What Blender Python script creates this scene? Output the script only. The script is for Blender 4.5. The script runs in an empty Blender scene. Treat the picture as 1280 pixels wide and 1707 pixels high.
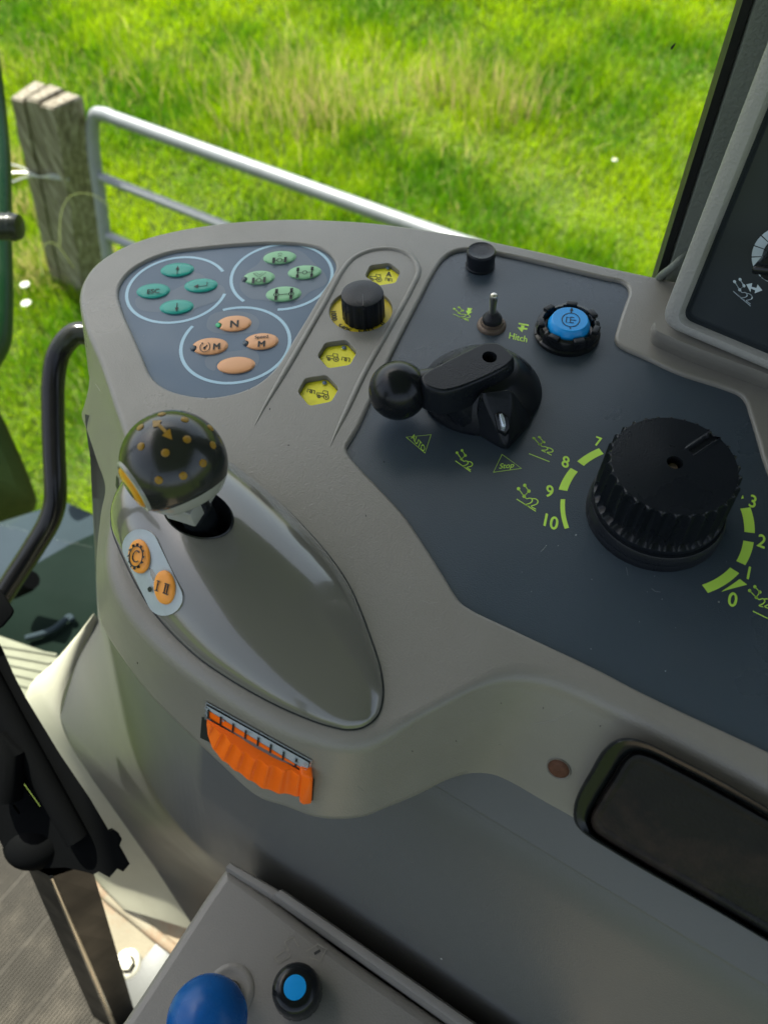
import bpy, bmesh, math, random
import numpy as np
from mathutils import Vector, Matrix, geometry
from mathutils.bvhtree import BVHTree
random.seed(7); rng = np.random.default_rng(11)
S = bpy.context.scene; COL = S.collection
PI = math.pi

# ------------------------------------------------------------------ camera model
F = 1300.0; CX, CY = 640.0, 853.5
Z0 = 2.1                                   # console top above the field
_t, _a = math.radians(35.0), math.radians(-3.0)
nU = np.array([math.sin(_t)*math.sin(_a), math.sin(_t)*math.cos(_a), math.cos(_t)])
fw = np.array([0, 0, -1.0]); nY = fw - fw.dot(nU)*nU; nY /= np.linalg.norm(nY); nX = np.cross(nY, nU)
M = np.array([nX, nY, nU])                 # camera -> world
def ray(px, py): return M @ np.array([(px-CX)/F, -(py-CY)/F, -1.0])
HC = -ray(1093, 855)[2]*0.36
CAM = np.array([0, 0, HC+Z0])
def P(px, py, z=0.0):
    r = ray(px, py); return CAM + r*((z-HC)/r[2])
def PD(px, py, d): return CAM + ray(px, py)*d
def proj(p):
    c = M.T @ (np.array(p)-CAM); return CX + F*c[0]/-c[2], CY - F*c[1]/-c[2]
def zfit(top, base, zb=0.0):
    b = P(*base, zb); best = (9, 0)
    for i in range(400):
        z = zb + i*0.00025; q = P(*top, z); d = math.hypot(q[0]-b[0], q[1]-b[1])
        if d < best[0]: best = (d, z)
    return best[1]
class Plane:
    def __init__(s, p, n): s.p = np.array(p, float); s.n = np.array(n, float)/np.linalg.norm(n)
    def at(s, px, py, off=0.0):
        r = ray(px, py); t = (s.p+s.n*off-CAM).dot(s.n)/r.dot(s.n); return CAM + r*t
def plane3(a, b, c):
    n = np.cross(np.array(b)-a, np.array(c)-a)
    if n.dot(CAM-np.array(a)) < 0: n = -n
    return Plane(a, n)
def circle_from_bbox(b, z=0.0):
    c = np.array([(b[0]+b[1])/2, (b[2]+b[3])/2]); R = 0.02; th = np.linspace(0, 2*PI, 90)
    for _ in range(25):
        C = P(c[0], c[1], z); pts = np.array([proj(C+np.array([R*math.cos(t), R*math.sin(t), 0])) for t in th])
        m, Mx = pts.min(0), pts.max(0); R *= (b[1]-b[0])/(Mx[0]-m[0])
        c += np.array([(b[0]+b[1])/2-(m[0]+Mx[0])/2, (b[2]+b[3])/2-(m[1]+Mx[1])/2])
    return P(c[0], c[1], z), R

# ------------------------------------------------------------------ materials
def mat(name, col, rough=0.5, metal=0.0, var=0.08, vscale=40.0, bump=0.0, bscale=900.0, coat=0.0, spec=0.26,
        specks=0.0, speck_col=(0.5, 0.5, 0.48), dirt=0.0, dirt_col=(0.2, 0.14, 0.09), dscale=30.0, rvar=0.1):
    m = bpy.data.materials.new(name); m.use_nodes = True
    nt = m.node_tree; N = nt.nodes; L = nt.links; b = N['Principled BSDF']
    tc = N.new('ShaderNodeTexCoord')
    no = N.new('ShaderNodeTexNoise'); no.inputs['Scale'].default_value = vscale; no.inputs['Detail'].default_value = 5
    L.new(tc.outputs['Object'], no.inputs['Vector'])
    mx = N.new('ShaderNodeMix'); mx.data_type = 'RGBA'
    lo = [c*(1-var) for c in col]; hi = [min(1, c*(1+var)) for c in col]
    mx.inputs[6].default_value = (*lo, 1); mx.inputs[7].default_value = (*hi, 1)
    L.new(no.outputs['Fac'], mx.inputs[0]); out = mx.outputs[2]
    def over(out, fac, c):
        k = N.new('ShaderNodeMix'); k.data_type = 'RGBA'; L.new(fac, k.inputs[0]); L.new(out, k.inputs[6])
        k.inputs[7].default_value = (*c, 1); return k.outputs[2]
    def ramp(src, a, c, top=1.0):
        r = N.new('ShaderNodeMapRange'); r.inputs[1].default_value = a; r.inputs[2].default_value = c
        r.inputs[4].default_value = top; L.new(src, r.inputs[0]); return r.outputs[0]
    if dirt:
        n2 = N.new('ShaderNodeTexNoise'); n2.inputs['Scale'].default_value = dscale; n2.inputs['Detail'].default_value = 9
        n2.inputs['Roughness'].default_value = 0.7
        L.new(tc.outputs['Object'], n2.inputs['Vector']); out = over(out, ramp(n2.outputs['Fac'], 0.5, 0.75, dirt), dirt_col)
    if specks:
        n3 = N.new('ShaderNodeTexVoronoi'); n3.inputs['Scale'].default_value = 85; L.new(tc.outputs['Object'], n3.inputs['Vector'])
        r3 = ramp(n3.outputs['Distance'], 0.06, 0.03)
        n4 = N.new('ShaderNodeTexWhiteNoise'); L.new(n3.outputs['Color'], n4.inputs['Vector'])
        r4 = ramp(n4.outputs['Value'], 1-specks, 1-specks+0.01)
        mu = N.new('ShaderNodeMath'); mu.operation = 'MULTIPLY'; L.new(r3, mu.inputs[0]); L.new(r4, mu.inputs[1])
        out = over(out, mu.outputs[0], speck_col)
    L.new(out, b.inputs['Base Color'])
    b.inputs['Roughness'].default_value = rough; b.inputs['Metallic'].default_value = metal
    b.inputs['Specular IOR Level'].default_value = spec
    if coat: b.inputs['Coat Weight'].default_value = coat; b.inputs['Coat Roughness'].default_value = 0.06
    if rvar:
        n5 = N.new('ShaderNodeTexNoise'); n5.inputs['Scale'].default_value = vscale*0.7; n5.inputs['Detail'].default_value = 6
        L.new(tc.outputs['Object'], n5.inputs['Vector'])
        r5 = N.new('ShaderNodeMapRange'); r5.inputs[1].default_value = 0.3; r5.inputs[2].default_value = 0.7
        r5.inputs[3].default_value = max(0.02, rough-rvar); r5.inputs[4].default_value = min(1, rough+rvar)
        L.new(n5.outputs['Fac'], r5.inputs[0]); L.new(r5.outputs[0], b.inputs['Roughness'])
    if bump:
        n6 = N.new('ShaderNodeTexNoise'); n6.inputs['Scale'].default_value = bscale; n6.inputs['Detail'].default_value = 2
        L.new(tc.outputs['Object'], n6.inputs['Vector'])
        bp = N.new('ShaderNodeBump'); bp.inputs['Strength'].default_value = bump; bp.inputs['Distance'].default_value = 0.0006
        L.new(n6.outputs['Fac'], bp.inputs['Height']); L.new(bp.outputs[0], b.inputs['Normal'])
    return m
MT = {}
def mk(k, *a, **kw): MT[k] = mat(k, *a, **kw)
mk('console_plastic', (0.208, 0.197, 0.170), 0.34, spec=.5, var=0.07, vscale=22, bump=0.3, bscale=1300, specks=0.10, speck_col=(0.06, 0.055, 0.05), dirt=0.3, dirt_col=(0.165, 0.145, 0.115), dscale=16)
mk('dome_plastic', (0.135, 0.131, 0.108), 0.17, spec=.5, var=0.04, vscale=20, bump=0.08, bscale=1100, coat=1.0, rvar=0.04)
mk('side_plastic', (0.100, 0.103, 0.099), 0.42, spec=.4, var=0.06, vscale=9, bump=0.3, bscale=1100, dirt=0.15, dirt_col=(0.13, 0.10, 0.07), dscale=7, specks=0.03)
mk('navy_panel', (0.044, 0.060, 0.076), 0.33, spec=.4, var=0.08, vscale=25, bump=0.22, bscale=1500, dirt=0.12, dirt_col=(0.08, 0.08, 0.085), dscale=31)
mk('membrane', (0.105, 0.150, 0.205), 0.4, var=0.04, bump=0.15, specks=0.03, speck_col=(0.03, 0.03, 0.03))
mk('membrane_pad', (0.150, 0.185, 0.225), 0.45, var=0.04, bump=0.1)
mk('pale_blue_print', (0.42, 0.60, 0.70), 0.5, var=0.05)
mk('teal_button', (0.030, 0.33, 0.26), 0.33, var=0.08, bump=0.1)
mk('sage_button', (0.25, 0.50, 0.27), 0.35, var=0.08, bump=0.1)
mk('peach_button', (0.72, 0.36, 0.17), 0.36, var=0.08, bump=0.1)
mk('icon_black', (0.012, 0.016, 0.016), 0.5, var=0.2)
mk('lamp_green', (0.05, 0.45, 0.2), 0.3)
mk('lamp_dark', (0.05, 0.07, 0.09), 0.3)
mk('yellow_key', (0.80, 0.74, 0.03), 0.42, var=0.10, vscale=120, bump=0.1, dirt=0.25, dirt_col=(0.4, 0.33, 0.03), dscale=160)
mk('yellow_dial', (0.68, 0.52, 0.025), 0.45, var=0.1, vscale=100)
mk('black_plastic', (0.009, 0.011, 0.014), 0.30, spec=.24, var=0.15, bump=0.2, bscale=1500, specks=0.02)
mk('black_satin', (0.008, 0.0095, 0.011), 0.22, spec=.28, var=0.15, bump=0.05, rvar=0.06)
mk('black_rubber', (0.016, 0.017, 0.019), 0.5, var=0.2, bump=0.3, dirt=0.3, dirt_col=(0.06, 0.045, 0.035), dscale=60)
mk('worn_pad', (0.008, 0.008, 0.0085), 0.55, spec=.2, var=0.3, vscale=60, bump=0.5, bscale=700, dirt=0.5, dirt_col=(0.075, 0.048, 0.033), dscale=17, rvar=0.15)
mk('lime_print', (0.52, 0.80, 0.10), 0.5, var=0.06, vscale=150)
mk('grey_print', (0.50, 0.58, 0.62), 0.5, var=0.05)
mk('orange_key', (0.85, 0.33, 0.055), 0.38, var=0.05, bump=0.1)
mk('pill_grey', (0.38, 0.43, 0.45), 0.35, var=0.12, vscale=90, dirt=0.2, dirt_col=(0.2, 0.2, 0.18), dscale=140)
mk('ball_olive', (0.021, 0.023, 0.020), 0.2, spec=.5, var=0.12, bump=0.06, rvar=0.07)
mk('ball_skirt', (0.30, 0.30, 0.275), 0.25, metal=.0, spec=.5, var=0.1)
mk('amber', (0.30, 0.17, 0.02), 0.32, var=0.25, vscale=300)
mk('amber_button', (0.60, 0.27, 0.012), 0.25, var=0.25, vscale=160, coat=0.4)
mk('wheel_orange', (0.95, 0.15, 0.004), 0.42, var=0.06, bump=0.15, dirt=0.12, dirt_col=(0.5, 0.08, 0.01), dscale=80)
mk('scale_silver', (0.36, 0.41, 0.45), 0.35, metal=0.0, var=0.1)
mk('scale_band', (0.13, 0.135, 0.135), 0.4)
mk('box_plastic', (0.185, 0.176, 0.158), 0.45, spec=.4, var=0.08, vscale=14, bump=0.3, bscale=900, dirt=0.35, dirt_col=(0.25, 0.235, 0.20), dscale=11, specks=0.08)
mk('scale_frame', (0.55, 0.6, 0.64), 0.25, metal=0.6)
mk('blue_button', (0.008, 0.30, 0.72), 0.35, var=0.08, coat=0.2)
mk('blue_ball', (0.006, 0.085, 0.30), 0.26, var=0.15, vscale=60, dirt=0.25, dirt_col=(0.02, 0.05, 0.12), dscale=130)
mk('steel', (0.55, 0.53, 0.48), 0.32, metal=1.0, var=0.1)
mk('rusty_steel', (0.16, 0.12, 0.09), 0.55, metal=0.4, var=0.35, vscale=300, bump=0.4)
mk('rust_screw', (0.11, 0.05, 0.03), 0.7, metal=0.2, var=0.5, vscale=500, bump=0.6, bscale=800)
mk('pod_bezel', (0.30, 0.295, 0.27), 0.36, var=0.05, bump=0.8, bscale=700)
mk('pod_face', (0.030, 0.036, 0.040), 0.22, var=0.1, rvar=0.05)
mk('pillar_trim', (0.15, 0.165, 0.14), 0.5, var=0.1, bump=0.9, bscale=500)
mk('seal_black', (0.010, 0.011, 0.011), 0.5)
mk('cream_trim', (0.46, 0.45, 0.35), 0.5, var=0.12, vscale=16, bump=0.2, dirt=0.25, dirt_col=(0.30, 0.26, 0.18), dscale=18)
mk('floor_rubber', (0.25, 0.22, 0.16), 0.75, spec=.15, var=0.2, vscale=25, bump=0.6, bscale=400, dirt=0.9, dirt_col=(0.24, 0.085, 0.028), dscale=14)
mk('mat_grey', (0.045, 0.043, 0.036), 0.75, spec=.05, var=0.15, vscale=30, bump=0.7, bscale=350, dirt=0.3, dirt_col=(0.2, 0.18, 0.14), dscale=14)  # base darkened in place of the shade that falls on the mat
mk('washer_steel', (0.62, 0.60, 0.50), 0.35, metal=0.7)
mk('column_metal', (0.010, 0.0105, 0.011), 0.4, metal=0.0, spec=.2, var=0.3, dirt=0.3, dirt_col=(0.022, 0.019, 0.015), dscale=30)
mk('strut_black', (0.003, 0.0033, 0.0036), 0.8, var=0.2, spec=0.04)
mk('tractor_green', (0.002, 0.028, 0.009), 0.35, var=0.1, spec=.25)
mk('tractor_dark_green', (0.0025, 0.008, 0.0025), 0.7, var=0.15, spec=.03)
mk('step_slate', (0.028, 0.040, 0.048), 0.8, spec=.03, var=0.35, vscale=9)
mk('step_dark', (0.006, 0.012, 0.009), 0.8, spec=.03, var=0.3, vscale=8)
mk('galvanised', (0.22, 0.23, 0.24), 0.45, spec=.4, metal=0.2, dirt=.3, dirt_col=(.12, .12, .115), dscale=12, var=0.10, vscale=25)
mk('roof_liner', (0.22, 0.22, 0.21), 0.8)
mk('dash_dark', (0.03, 0.03, 0.03), 0.6)
mk('stalk', (.20, .24, .06), .6)
mk('grab_rail', (.010, .010, .011), .16, var=.1, rvar=.03)
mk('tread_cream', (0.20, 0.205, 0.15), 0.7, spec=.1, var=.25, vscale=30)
mk('wire', (0.45, 0.45, 0.43), 0.4, metal=0.7)

# ------------------------------------------------------------------ mesh builder
def wloc(o):
    v = Vector((0, 0, 0))
    while o is not None: v += o.location; o = o.parent
    return v
class MB:
    def __init__(s): s.v = []; s.f = []; s.m = []; s.sm = []; s.mats = []
    def mi(s, k):
        if k not in s.mats: s.mats.append(k)
        return s.mats.index(k)
    def add(s, vs, fs, k, smooth=True):
        o = len(s.v); s.v += [tuple(float(c) for c in v) for v in vs]; i = s.mi(k)
        for f in fs: s.f.append([o+j for j in f]); s.m.append(i); s.sm.append(smooth)
    def loft(s, rings, k, closed=True, smooth=True, cap0=False, cap1=False):
        n = len(rings[0]); vs = [p for r in rings for p in r]; fs = []
        for a in range(len(rings)-1):
            for j in range(n if closed else n-1):
                j2 = (j+1) % n; fs.append([a*n+j, a*n+j2, (a+1)*n+j2, (a+1)*n+j])
        if cap0: fs.append(list(range(n))[::-1])
        if cap1: fs.append([(len(rings)-1)*n+j for j in range(n)])
        s.add(vs, fs, k, smooth)
    def lathe(s, c, prof, k, n=48, axis=(0, 0, 1), smooth=True, rfun=None, cap=True, a0=0.0):
        ax = np.array(axis, float); ax /= np.linalg.norm(ax)
        u = np.cross(ax, [0, 1, 0.01]); u /= np.linalg.norm(u); w = np.cross(ax, u); c = np.array(c, float)
        R = []
        for (r, z) in prof:
            R.append([c+ax*z+(u*math.cos(2*PI*j/n+a0)+w*math.sin(2*PI*j/n+a0))*(rfun(r, 2*PI*j/n, z) if rfun else r) for j in range(n)])
        s.loft(R, k, True, smooth, cap, cap)
    def tube(s, pts, rad, k, n=12, caps=True):
        pts = [np.array(p, float) for p in pts]; R = []; prev = None
        rads = rad if hasattr(rad, '__len__') else [rad]*len(pts)
        for i, p in enumerate(pts):
            t = pts[min(i+1, len(pts)-1)]-pts[max(i-1, 0)]; t /= np.linalg.norm(t)
            if prev is None:
                u = np.cross(t, [0, 0, 1.0]);
                if np.linalg.norm(u) < 1e-3: u = np.cross(t, [0, 1.0, 0])
            else: u = prev - t*prev.dot(t)
            u /= np.linalg.norm(u); prev = u; w = np.cross(t, u)
            R.append([p+(u*math.cos(2*PI*j/n)+w*math.sin(2*PI*j/n))*rads[i] for j in range(n)])
        s.loft(R, k, True, True, caps, caps)
    def sphere(s, c, r, k, nu=32, nv=20, sc=(1, 1, 1)):
        R = []; c = np.array(c)
        for i in range(nv+1):
            th = PI*i/nv; th = min(max(th, 1e-3), PI-1e-3)
            R.append([c+np.array([r*sc[0]*math.sin(th)*math.cos(2*PI*j/nu), r*sc[1]*math.sin(th)*math.sin(2*PI*j/nu), -r*sc[2]*math.cos(th)]) for j in range(nu)])
        s.loft(R, k, True, True, True, True)
    def hull(s, pts, k, bevel=0.0, smooth=False, segs=3):
        bm = bmesh.new()
        for p in pts: bm.verts.new([float(c) for c in p])
        r = bmesh.ops.convex_hull(bm, input=bm.verts)
        bmesh.ops.delete(bm, geom=[v for v in bm.verts if not v.link_faces], context='VERTS')
        bmesh.ops.dissolve_limit(bm, angle_limit=0.02, verts=bm.verts, edges=bm.edges)
        if bevel: bmesh.ops.bevel(bm, geom=list(bm.edges), offset=bevel, segments=segs, profile=0.5, affect='EDGES', clamp_overlap=True)
        bm.verts.index_update(); s.add([v.co[:] for v in bm.verts], [[v.index for v in f.verts] for f in bm.faces], k, smooth or bevel > 0); bm.free()
    def box(s, c, d, k, bevel=0.0, rot=None):
        R = rot if rot is not None else np.eye(3)
        s.hull([np.array(c)+R@np.array([sx*d[0]/2, sy*d[1]/2, sz*d[2]/2]) for sx in (-1, 1) for sy in (-1, 1) for sz in (-1, 1)], k, bevel)
    def build(s, name, parent=None):
        off = wloc(parent) if parent else Vector((0, 0, 0))
        vs = np.array(s.v); ctr = np.zeros(3)
        if parent is None: ctr = np.array([(vs[:, 0].min()+vs[:, 0].max())/2, (vs[:, 1].min()+vs[:, 1].max())/2, vs[:, 2].min()])
        me = bpy.data.meshes.new(name); me.from_pydata([tuple(v-np.array(off)-ctr) for v in vs], [], s.f); 
        for k in s.mats: me.materials.append(MT[k])
        me.polygons.foreach_set('material_index', s.m); me.polygons.foreach_set('use_smooth', s.sm)
        bm = bmesh.new(); bm.from_mesh(me); bmesh.ops.recalc_face_normals(bm, faces=bm.faces); bm.to_mesh(me); bm.free()
        try: me.set_sharp_from_angle(angle=math.radians(42))
        except Exception: pass
        me.polygons.foreach_set('use_smooth', s.sm); me.update(); o = bpy.data.objects.new(name, me); COL.objects.link(o); o.location = ctr
        if parent: o.parent = parent
        return o
def thing(name, label, cat, loc, group=None, kind=None):
    o = bpy.data.objects.new(name, None); COL.objects.link(o); o.location = [float(c) for c in loc]
    o.empty_display_size = 0.02; return tag(o, label, cat, group, kind)
def tag(o, label, cat, group=None, kind=None):
    o['label'] = label; o['category'] = cat
    if group: o['group'] = group
    o['kind'] = kind or 'thing'
    return o

# ------------------------------------------------------------------ 2d helpers
def spline(pts, n=8, closed=True):
    pts = [np.array(p, float) for p in pts]; out = []; L = len(pts)
    for i in range(L if closed else L-1):
        g = lambda k: pts[(i+k) % L] if closed else pts[min(max(i+k, 0), L-1)]
        p0, p1, p2, p3 = g(-1), g(0), g(1), g(2)
        # centripetal-ish tangents
        d1 = max(np.linalg.norm((p2-p1)[:2]), 1e-9); d0 = max(np.linalg.norm((p1-p0)[:2]), 1e-9); d2 = max(np.linalg.norm((p3-p2)[:2]), 1e-9)
        m1 = (p2-p1)/d1*0.5+(p1-p0)/d0*0.5 if d0 > 1e-8 else (p2-p1)/d1
        m2 = (p2-p1)/d1*0.5+(p3-p2)/d2*0.5 if d2 > 1e-8 else (p2-p1)/d1
        m1 = m1*d1; m2 = m2*d1
        for j in range(n):
            t = j/n; t2 = t*t; t3 = t2*t
            out.append((2*t3-3*t2+1)*p1+(t3-2*t2+t)*m1+(-2*t3+3*t2)*p2+(t3-t2)*m2)
    if not closed: out.append(pts[-1])
    return out
def resample(pts, n, closed=True):
    a = np.array(pts); b = np.vstack([a, a[:1]]) if closed else a
    d = np.r_[0, np.cumsum(np.linalg.norm(np.diff(b[:, :2], axis=0), axis=1))]
    t = np.linspace(0, d[-1], n+1)[:-1] if closed else np.linspace(0, d[-1], n)
    return np.stack([np.interp(t, d, b[:, c]) for c in range(b.shape[1])], 1)
def normals2(pl):
    a = np.array(pl)[:, :2]; t = np.roll(a, -1, 0)-np.roll(a, 1, 0); t /= np.linalg.norm(t, axis=1)[:, None]+1e-12
    n = np.stack([t[:, 1], -t[:, 0]], 1)
    area = 0.5*np.sum(a[:, 0]*np.roll(a[:, 1], -1)-np.roll(a[:, 0], -1)*a[:, 1])
    return n if area > 0 else -n            # outward
def inset(pl, d):
    n = normals2(pl); q = np.array(pl, float).copy(); dd = np.asarray(d)
    q[:, :2] -= n*(dd[:, None] if dd.ndim else dd); return q
def inpoly(pt, poly):
    x, y = pt; a = np.asarray(poly)[:, :2]; b = np.roll(a, -1, 0)
    c = (a[:, 1] > y) != (b[:, 1] > y)
    with np.errstate(divide='ignore', invalid='ignore'):
        xi = (b[:, 0]-a[:, 0])*(y-a[:, 1])/(b[:, 1]-a[:, 1])+a[:, 0]
    return bool((c & (x < xi)).sum() % 2)
def cdt(outer, holes=(), extra=()):
    V = []; E = []
    for lp in [outer]+list(holes):
        o = len(V); V += [Vector((float(p[0]), float(p[1]))) for p in lp]; E += [(o+i, o+(i+1) % len(lp)) for i in range(len(lp))]
    V += [Vector((float(p[0]), float(p[1]))) for p in extra]
    r = geometry.delaunay_2d_cdt(V, E, [], 0, 1e-7); vs, fs = r[0], r[2]; keep = []
    for f in fs:
        c = sum((vs[i] for i in f), Vector((0, 0)))/len(f)
        if inpoly(c, outer) and not any(inpoly(c, h) for h in holes): keep.append(list(f))
    return [(v.x, v.y) for v in vs], keep
def fill(mb, outer, holes, fz, k, smooth=False):
    vs, fs = cdt(outer, holes); mb.add([fz(x, y) for x, y in vs], fs, k, smooth)
def poly_px(mb, pts, k, fn, smooth=False):
    """flat polygon given in picture coordinates, laid on a surface by fn"""
    vs, fs = cdt(pts); mb.add([fn(x, y) for x, y in vs], fs, k, smooth)
def stroke(mb, pts, w, k, fn, closed=False):
    """ribbon of real width w along pts laid on a surface by fn"""
    q = [np.array(fn(*p)) for p in pts]; n = len(q); vs = []; up = None
    for i in range(n):
        a = q[(i-1) % n] if (closed or i > 0) else q[i]; b = q[(i+1) % n] if (closed or i < n-1) else q[i]
        t = b-a; t /= np.linalg.norm(t)+1e-12; view = CAM-q[i]; s = np.cross(t, np.array([0, 0, 1.0]) if abs(view[2]) > 0.5*np.linalg.norm(view) else view)
        s /= np.linalg.norm(s)+1e-12; vs += [q[i]-s*w/2, q[i]+s*w/2]
    fs = [[2*i, 2*((i+1) % n), 2*((i+1) % n)+1, 2*i+1] for i in range(n if closed else n-1)]
    mb.add(vs, fs, k, False)
def ell(c, a, b, tilt=0.0, n=28):
    ca, sa = math.cos(tilt), math.sin(tilt)
    return [(c[0]+a*math.cos(t)*ca-b*math.sin(t)*sa, c[1]+a*math.cos(t)*sa+b*math.sin(t)*ca) for t in [2*PI*i/n for i in range(n)]]
class Fr:
    """affine frame in picture coordinates: icon units -> pixels"""
    def __init__(s, o, u, v): s.o, s.u, s.v = np.array(o, float), np.array(u, float), np.array(v, float)
    def __call__(s, x, y): q = s.o+s.u*x+s.v*y; return (q[0], q[1])
    def c(s, pts): return [s(*p) for p in pts]
_font = {}
def glyphs(txt):
    if txt in _font: return _font[txt]
    cu = bpy.data.curves.new('t', 'FONT'); cu.body = txt; cu.size = 1; cu.resolution_u = 4
    o = bpy.data.objects.new('t', cu); COL.objects.link(o)
    dg = bpy.context.evaluated_depsgraph_get(); me = o.evaluated_get(dg).to_mesh()
    vs = [(v.co.x, v.co.y) for v in me.vertices]; fs = [list(p.vertices) for p in me.polygons]
    o.evaluated_get(dg).to_mesh_clear(); bpy.data.objects.remove(o); bpy.data.curves.remove(cu)
    _font[txt] = (vs, fs); return vs, fs
def text(mb, txt, fr, k, fn, bold=0.0, center=True):
    vs, fs = glyphs(txt); xs = [v[0] for v in vs]; ys = [v[1] for v in vs]
    cx, cy = ((min(xs)+max(xs))/2, (min(ys)+max(ys))/2) if center else (0, 0)
    offs = [(0, 0)] if not bold else [(-bold, 0), (bold, 0), (0, bold*0.7), (0, -bold*0.7)]
    for i, (dx, dy) in enumerate(offs):
        o = [np.array(fn(*fr(x-cx+dx, y-cy+dy))) for x, y in vs]
        o = [p+(CAM-p)/np.linalg.norm(CAM-p)*0.00002*i for p in o]; mb.add(o, fs, k, False)
def circ(r, c=(0, 0), n=20, a0=0, a1=2*PI): return [(c[0]+r*math.cos(a0+(a1-a0)*i/n), c[1]+r*math.sin(a0+(a1-a0)*i/n)) for i in range(n+1)]
def onz(z): return lambda x, y: P(x, y, z)

# ================================================================== CONTROL CONSOLE
HB = 0.055                                  # shell wall height
console = thing('control_console', 'grey tractor armrest console with navy panel, round corner and rounded front lobe', 'control console', P(560, 800, -HB))
# top px, bottom px (or None), fillet radius
SH = [((132, 480), None, 4), ((138, 540), None, 4), ((164, 605), (137, 688), 4), ((187, 675), (148, 724), 4), ((203, 727), (163, 770), 4.5), ((207, 775), (176, 812), 5),
      ((192, 830), (168, 862), 6), ((175, 868), (162, 925), 7), ((168, 905), (162, 975), 8), ((170, 948), (167, 1028), 8), ((184, 990), (174, 1048), 8), ((213, 1035), (194, 1081), 8),
      ((258, 1083), (242, 1147), 8), ((325, 1137), (296, 1204), 8), ((392, 1182), (365, 1270), 8), ((460, 1219), (428, 1326), 8), ((520, 1240), (477, 1344), 8), ((575, 1251), (540, 1364), 8), ((615, 1247), (601, 1362), 8),
      ((650, 1229), (644, 1346), 6), ((700, 1197), (697, 1324), 4), ((750, 1170), (745, 1300), 4), ((798, 1147), (785, 1289), 4.5), ((845, 1135), (821, 1291), 7), ((890, 1136), (854, 1305), 8), ((940, 1150), (904, 1334), 8),
      ((1000, 1176), (954, 1362), 8), ((1100, 1226), (1056, 1424), 8), ((1280, 1319), (1235, 1530), 8), ((1420, 1392), (1380, 1612), 8), ((1560, 1450), (1540, 1680), 8),
      ((1600, 1200), None, 5), ((1560, 720), None, 5), ((1420, 540), None, 4), ((1250, 495), None, 4),
      ((1098, 460), None, 4), ((1000, 439), None, 4), ((900, 416), None, 4), ((800, 395), None, 4), ((700, 378), None, 4), ((620, 368), None, 4), ((560, 364), None, 4), ((500, 362), None, 4),
      ((450, 363), None, 4), ((380, 368), None, 4), ((300, 380), None, 4), ((240, 395), None, 4), ((192, 415), None, 4), ((154, 442), None, 4)]
_o = np.array([P(*t)[:2] for t, b, r in SH]); _n = normals2(_o); rows = []
for i, (t, b, r) in enumerate(SH):
    q = P(*b, -HB)[:2] if b else _o[i]+_n[i]*(0.012 if i < 2 else 0.004); rows.append([*_o[i], *q, r/1000])
SO = np.array(resample(spline(rows, 10), 700))
zt = Z0
def ring2(xy, z): return [np.array([p[0], p[1], Z0+z]) for p in xy]
def edge_px(pts, n=8, m=None):
    q = spline([P(*p)[:2] for p in pts], n); return resample(q, m) if m else np.array(q)
MEM = edge_px([(197, 483), (203, 515), (220, 555), (239, 599), (252, 627), (274, 646), (311, 658), (349, 661.5), (392, 655), (430, 639), (461, 611), (492, 561), (516, 522), (539, 483), (555, 458), (560, 442), (553, 427), (536, 414.5), (505, 407),
               (461, 404.5), (400, 407), (336, 413), (280, 421), (230, 442), (207, 462)], 8, 240)
NAV = edge_px([(578, 746), (586, 730), (593, 719), (622, 657), (651, 594), (700, 497), (731, 440), (739, 430), (749, 422), (768, 415), (795, 415), (830, 421), (919, 441), (1012, 463), (1035, 468), (1045, 475), (1048.5, 487), (1044, 500), (1037, 520), (1028, 548), (1025, 560),
               (1027, 569), (1036, 577), (1069, 592), (1130, 620), (1212, 647), (1233, 656), (1243, 667), (1249, 684), (1264, 733), (1271, 758), (1310, 860), (1400, 1090), (1440, 1200), (1455, 1270), (1440, 1310), (1400, 1308), (1280, 1252), (1065, 1151), (1000, 1117), (850, 1046), (777, 1010), (766, 1001),
               (757, 988), (740, 960), (700, 897), (673, 858), (631, 812), (592, 771), (583, 760)], 6, 420)
DIALC, DIALR = circle_from_bbox((549, 654, 476, 559))
DIAL = np.array([[DIALC[0]+DIALR*math.cos(2*PI*i/48), DIALC[1]+DIALR*math.sin(2*PI*i/48)] for i in range(48)])
HEXPX = [[(608.6, 459.6), (617, 442.3), (649, 438.3), (667.5, 452.4), (659, 471), (629.8, 475.5)], [(529.4, 593.2), (542.7, 571.1), (577.2, 566.6), (595.3, 585.2), (583.3, 607.8), (547, 613.6)],
         [(496.5, 653), (509, 630.4), (544.3, 625), (564.8, 646.3), (552.3, 668.9), (515.6, 676.3)]]
HEX = []
for h in HEXPX:
    q = np.array([P(*p)[:2] for p in h]); out = []
    for i in range(6):                      # slightly rounded corners
        a, b, c = q[i-1], q[i], q[(i+1) % 6]
        out += [b+(a-b)*0.13, b+(a-b)*0.04+(c-b)*0.04, b+(c-b)*0.13]
    HEX.append(np.array(out))
mb = MB(); K = 'console_plastic'
r = SO[:, 4]; rings = [ring2(inset(SO, r+0.002), 0), ring2(inset(SO, r+0.0003), 0)]
for a in (0, 14, 28, 42, 56, 70, 80):
    a = math.radians(a); q = inset(SO, r*(1-math.sin(a))); rings.append([np.array([p[0], p[1], Z0-p[4]*(1-math.cos(a))]) for p in q])
last = np.array(rings[-1]); bot = np.c_[SO[:, 2], SO[:, 3], np.full(len(SO), Z0-HB)]
for t in (0.04, 0.2, 0.4, 0.6, 0.8, 0.94, 1.0): rings.append([a*(1-t)+b*t for a, b in zip(last, bot)])
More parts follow.
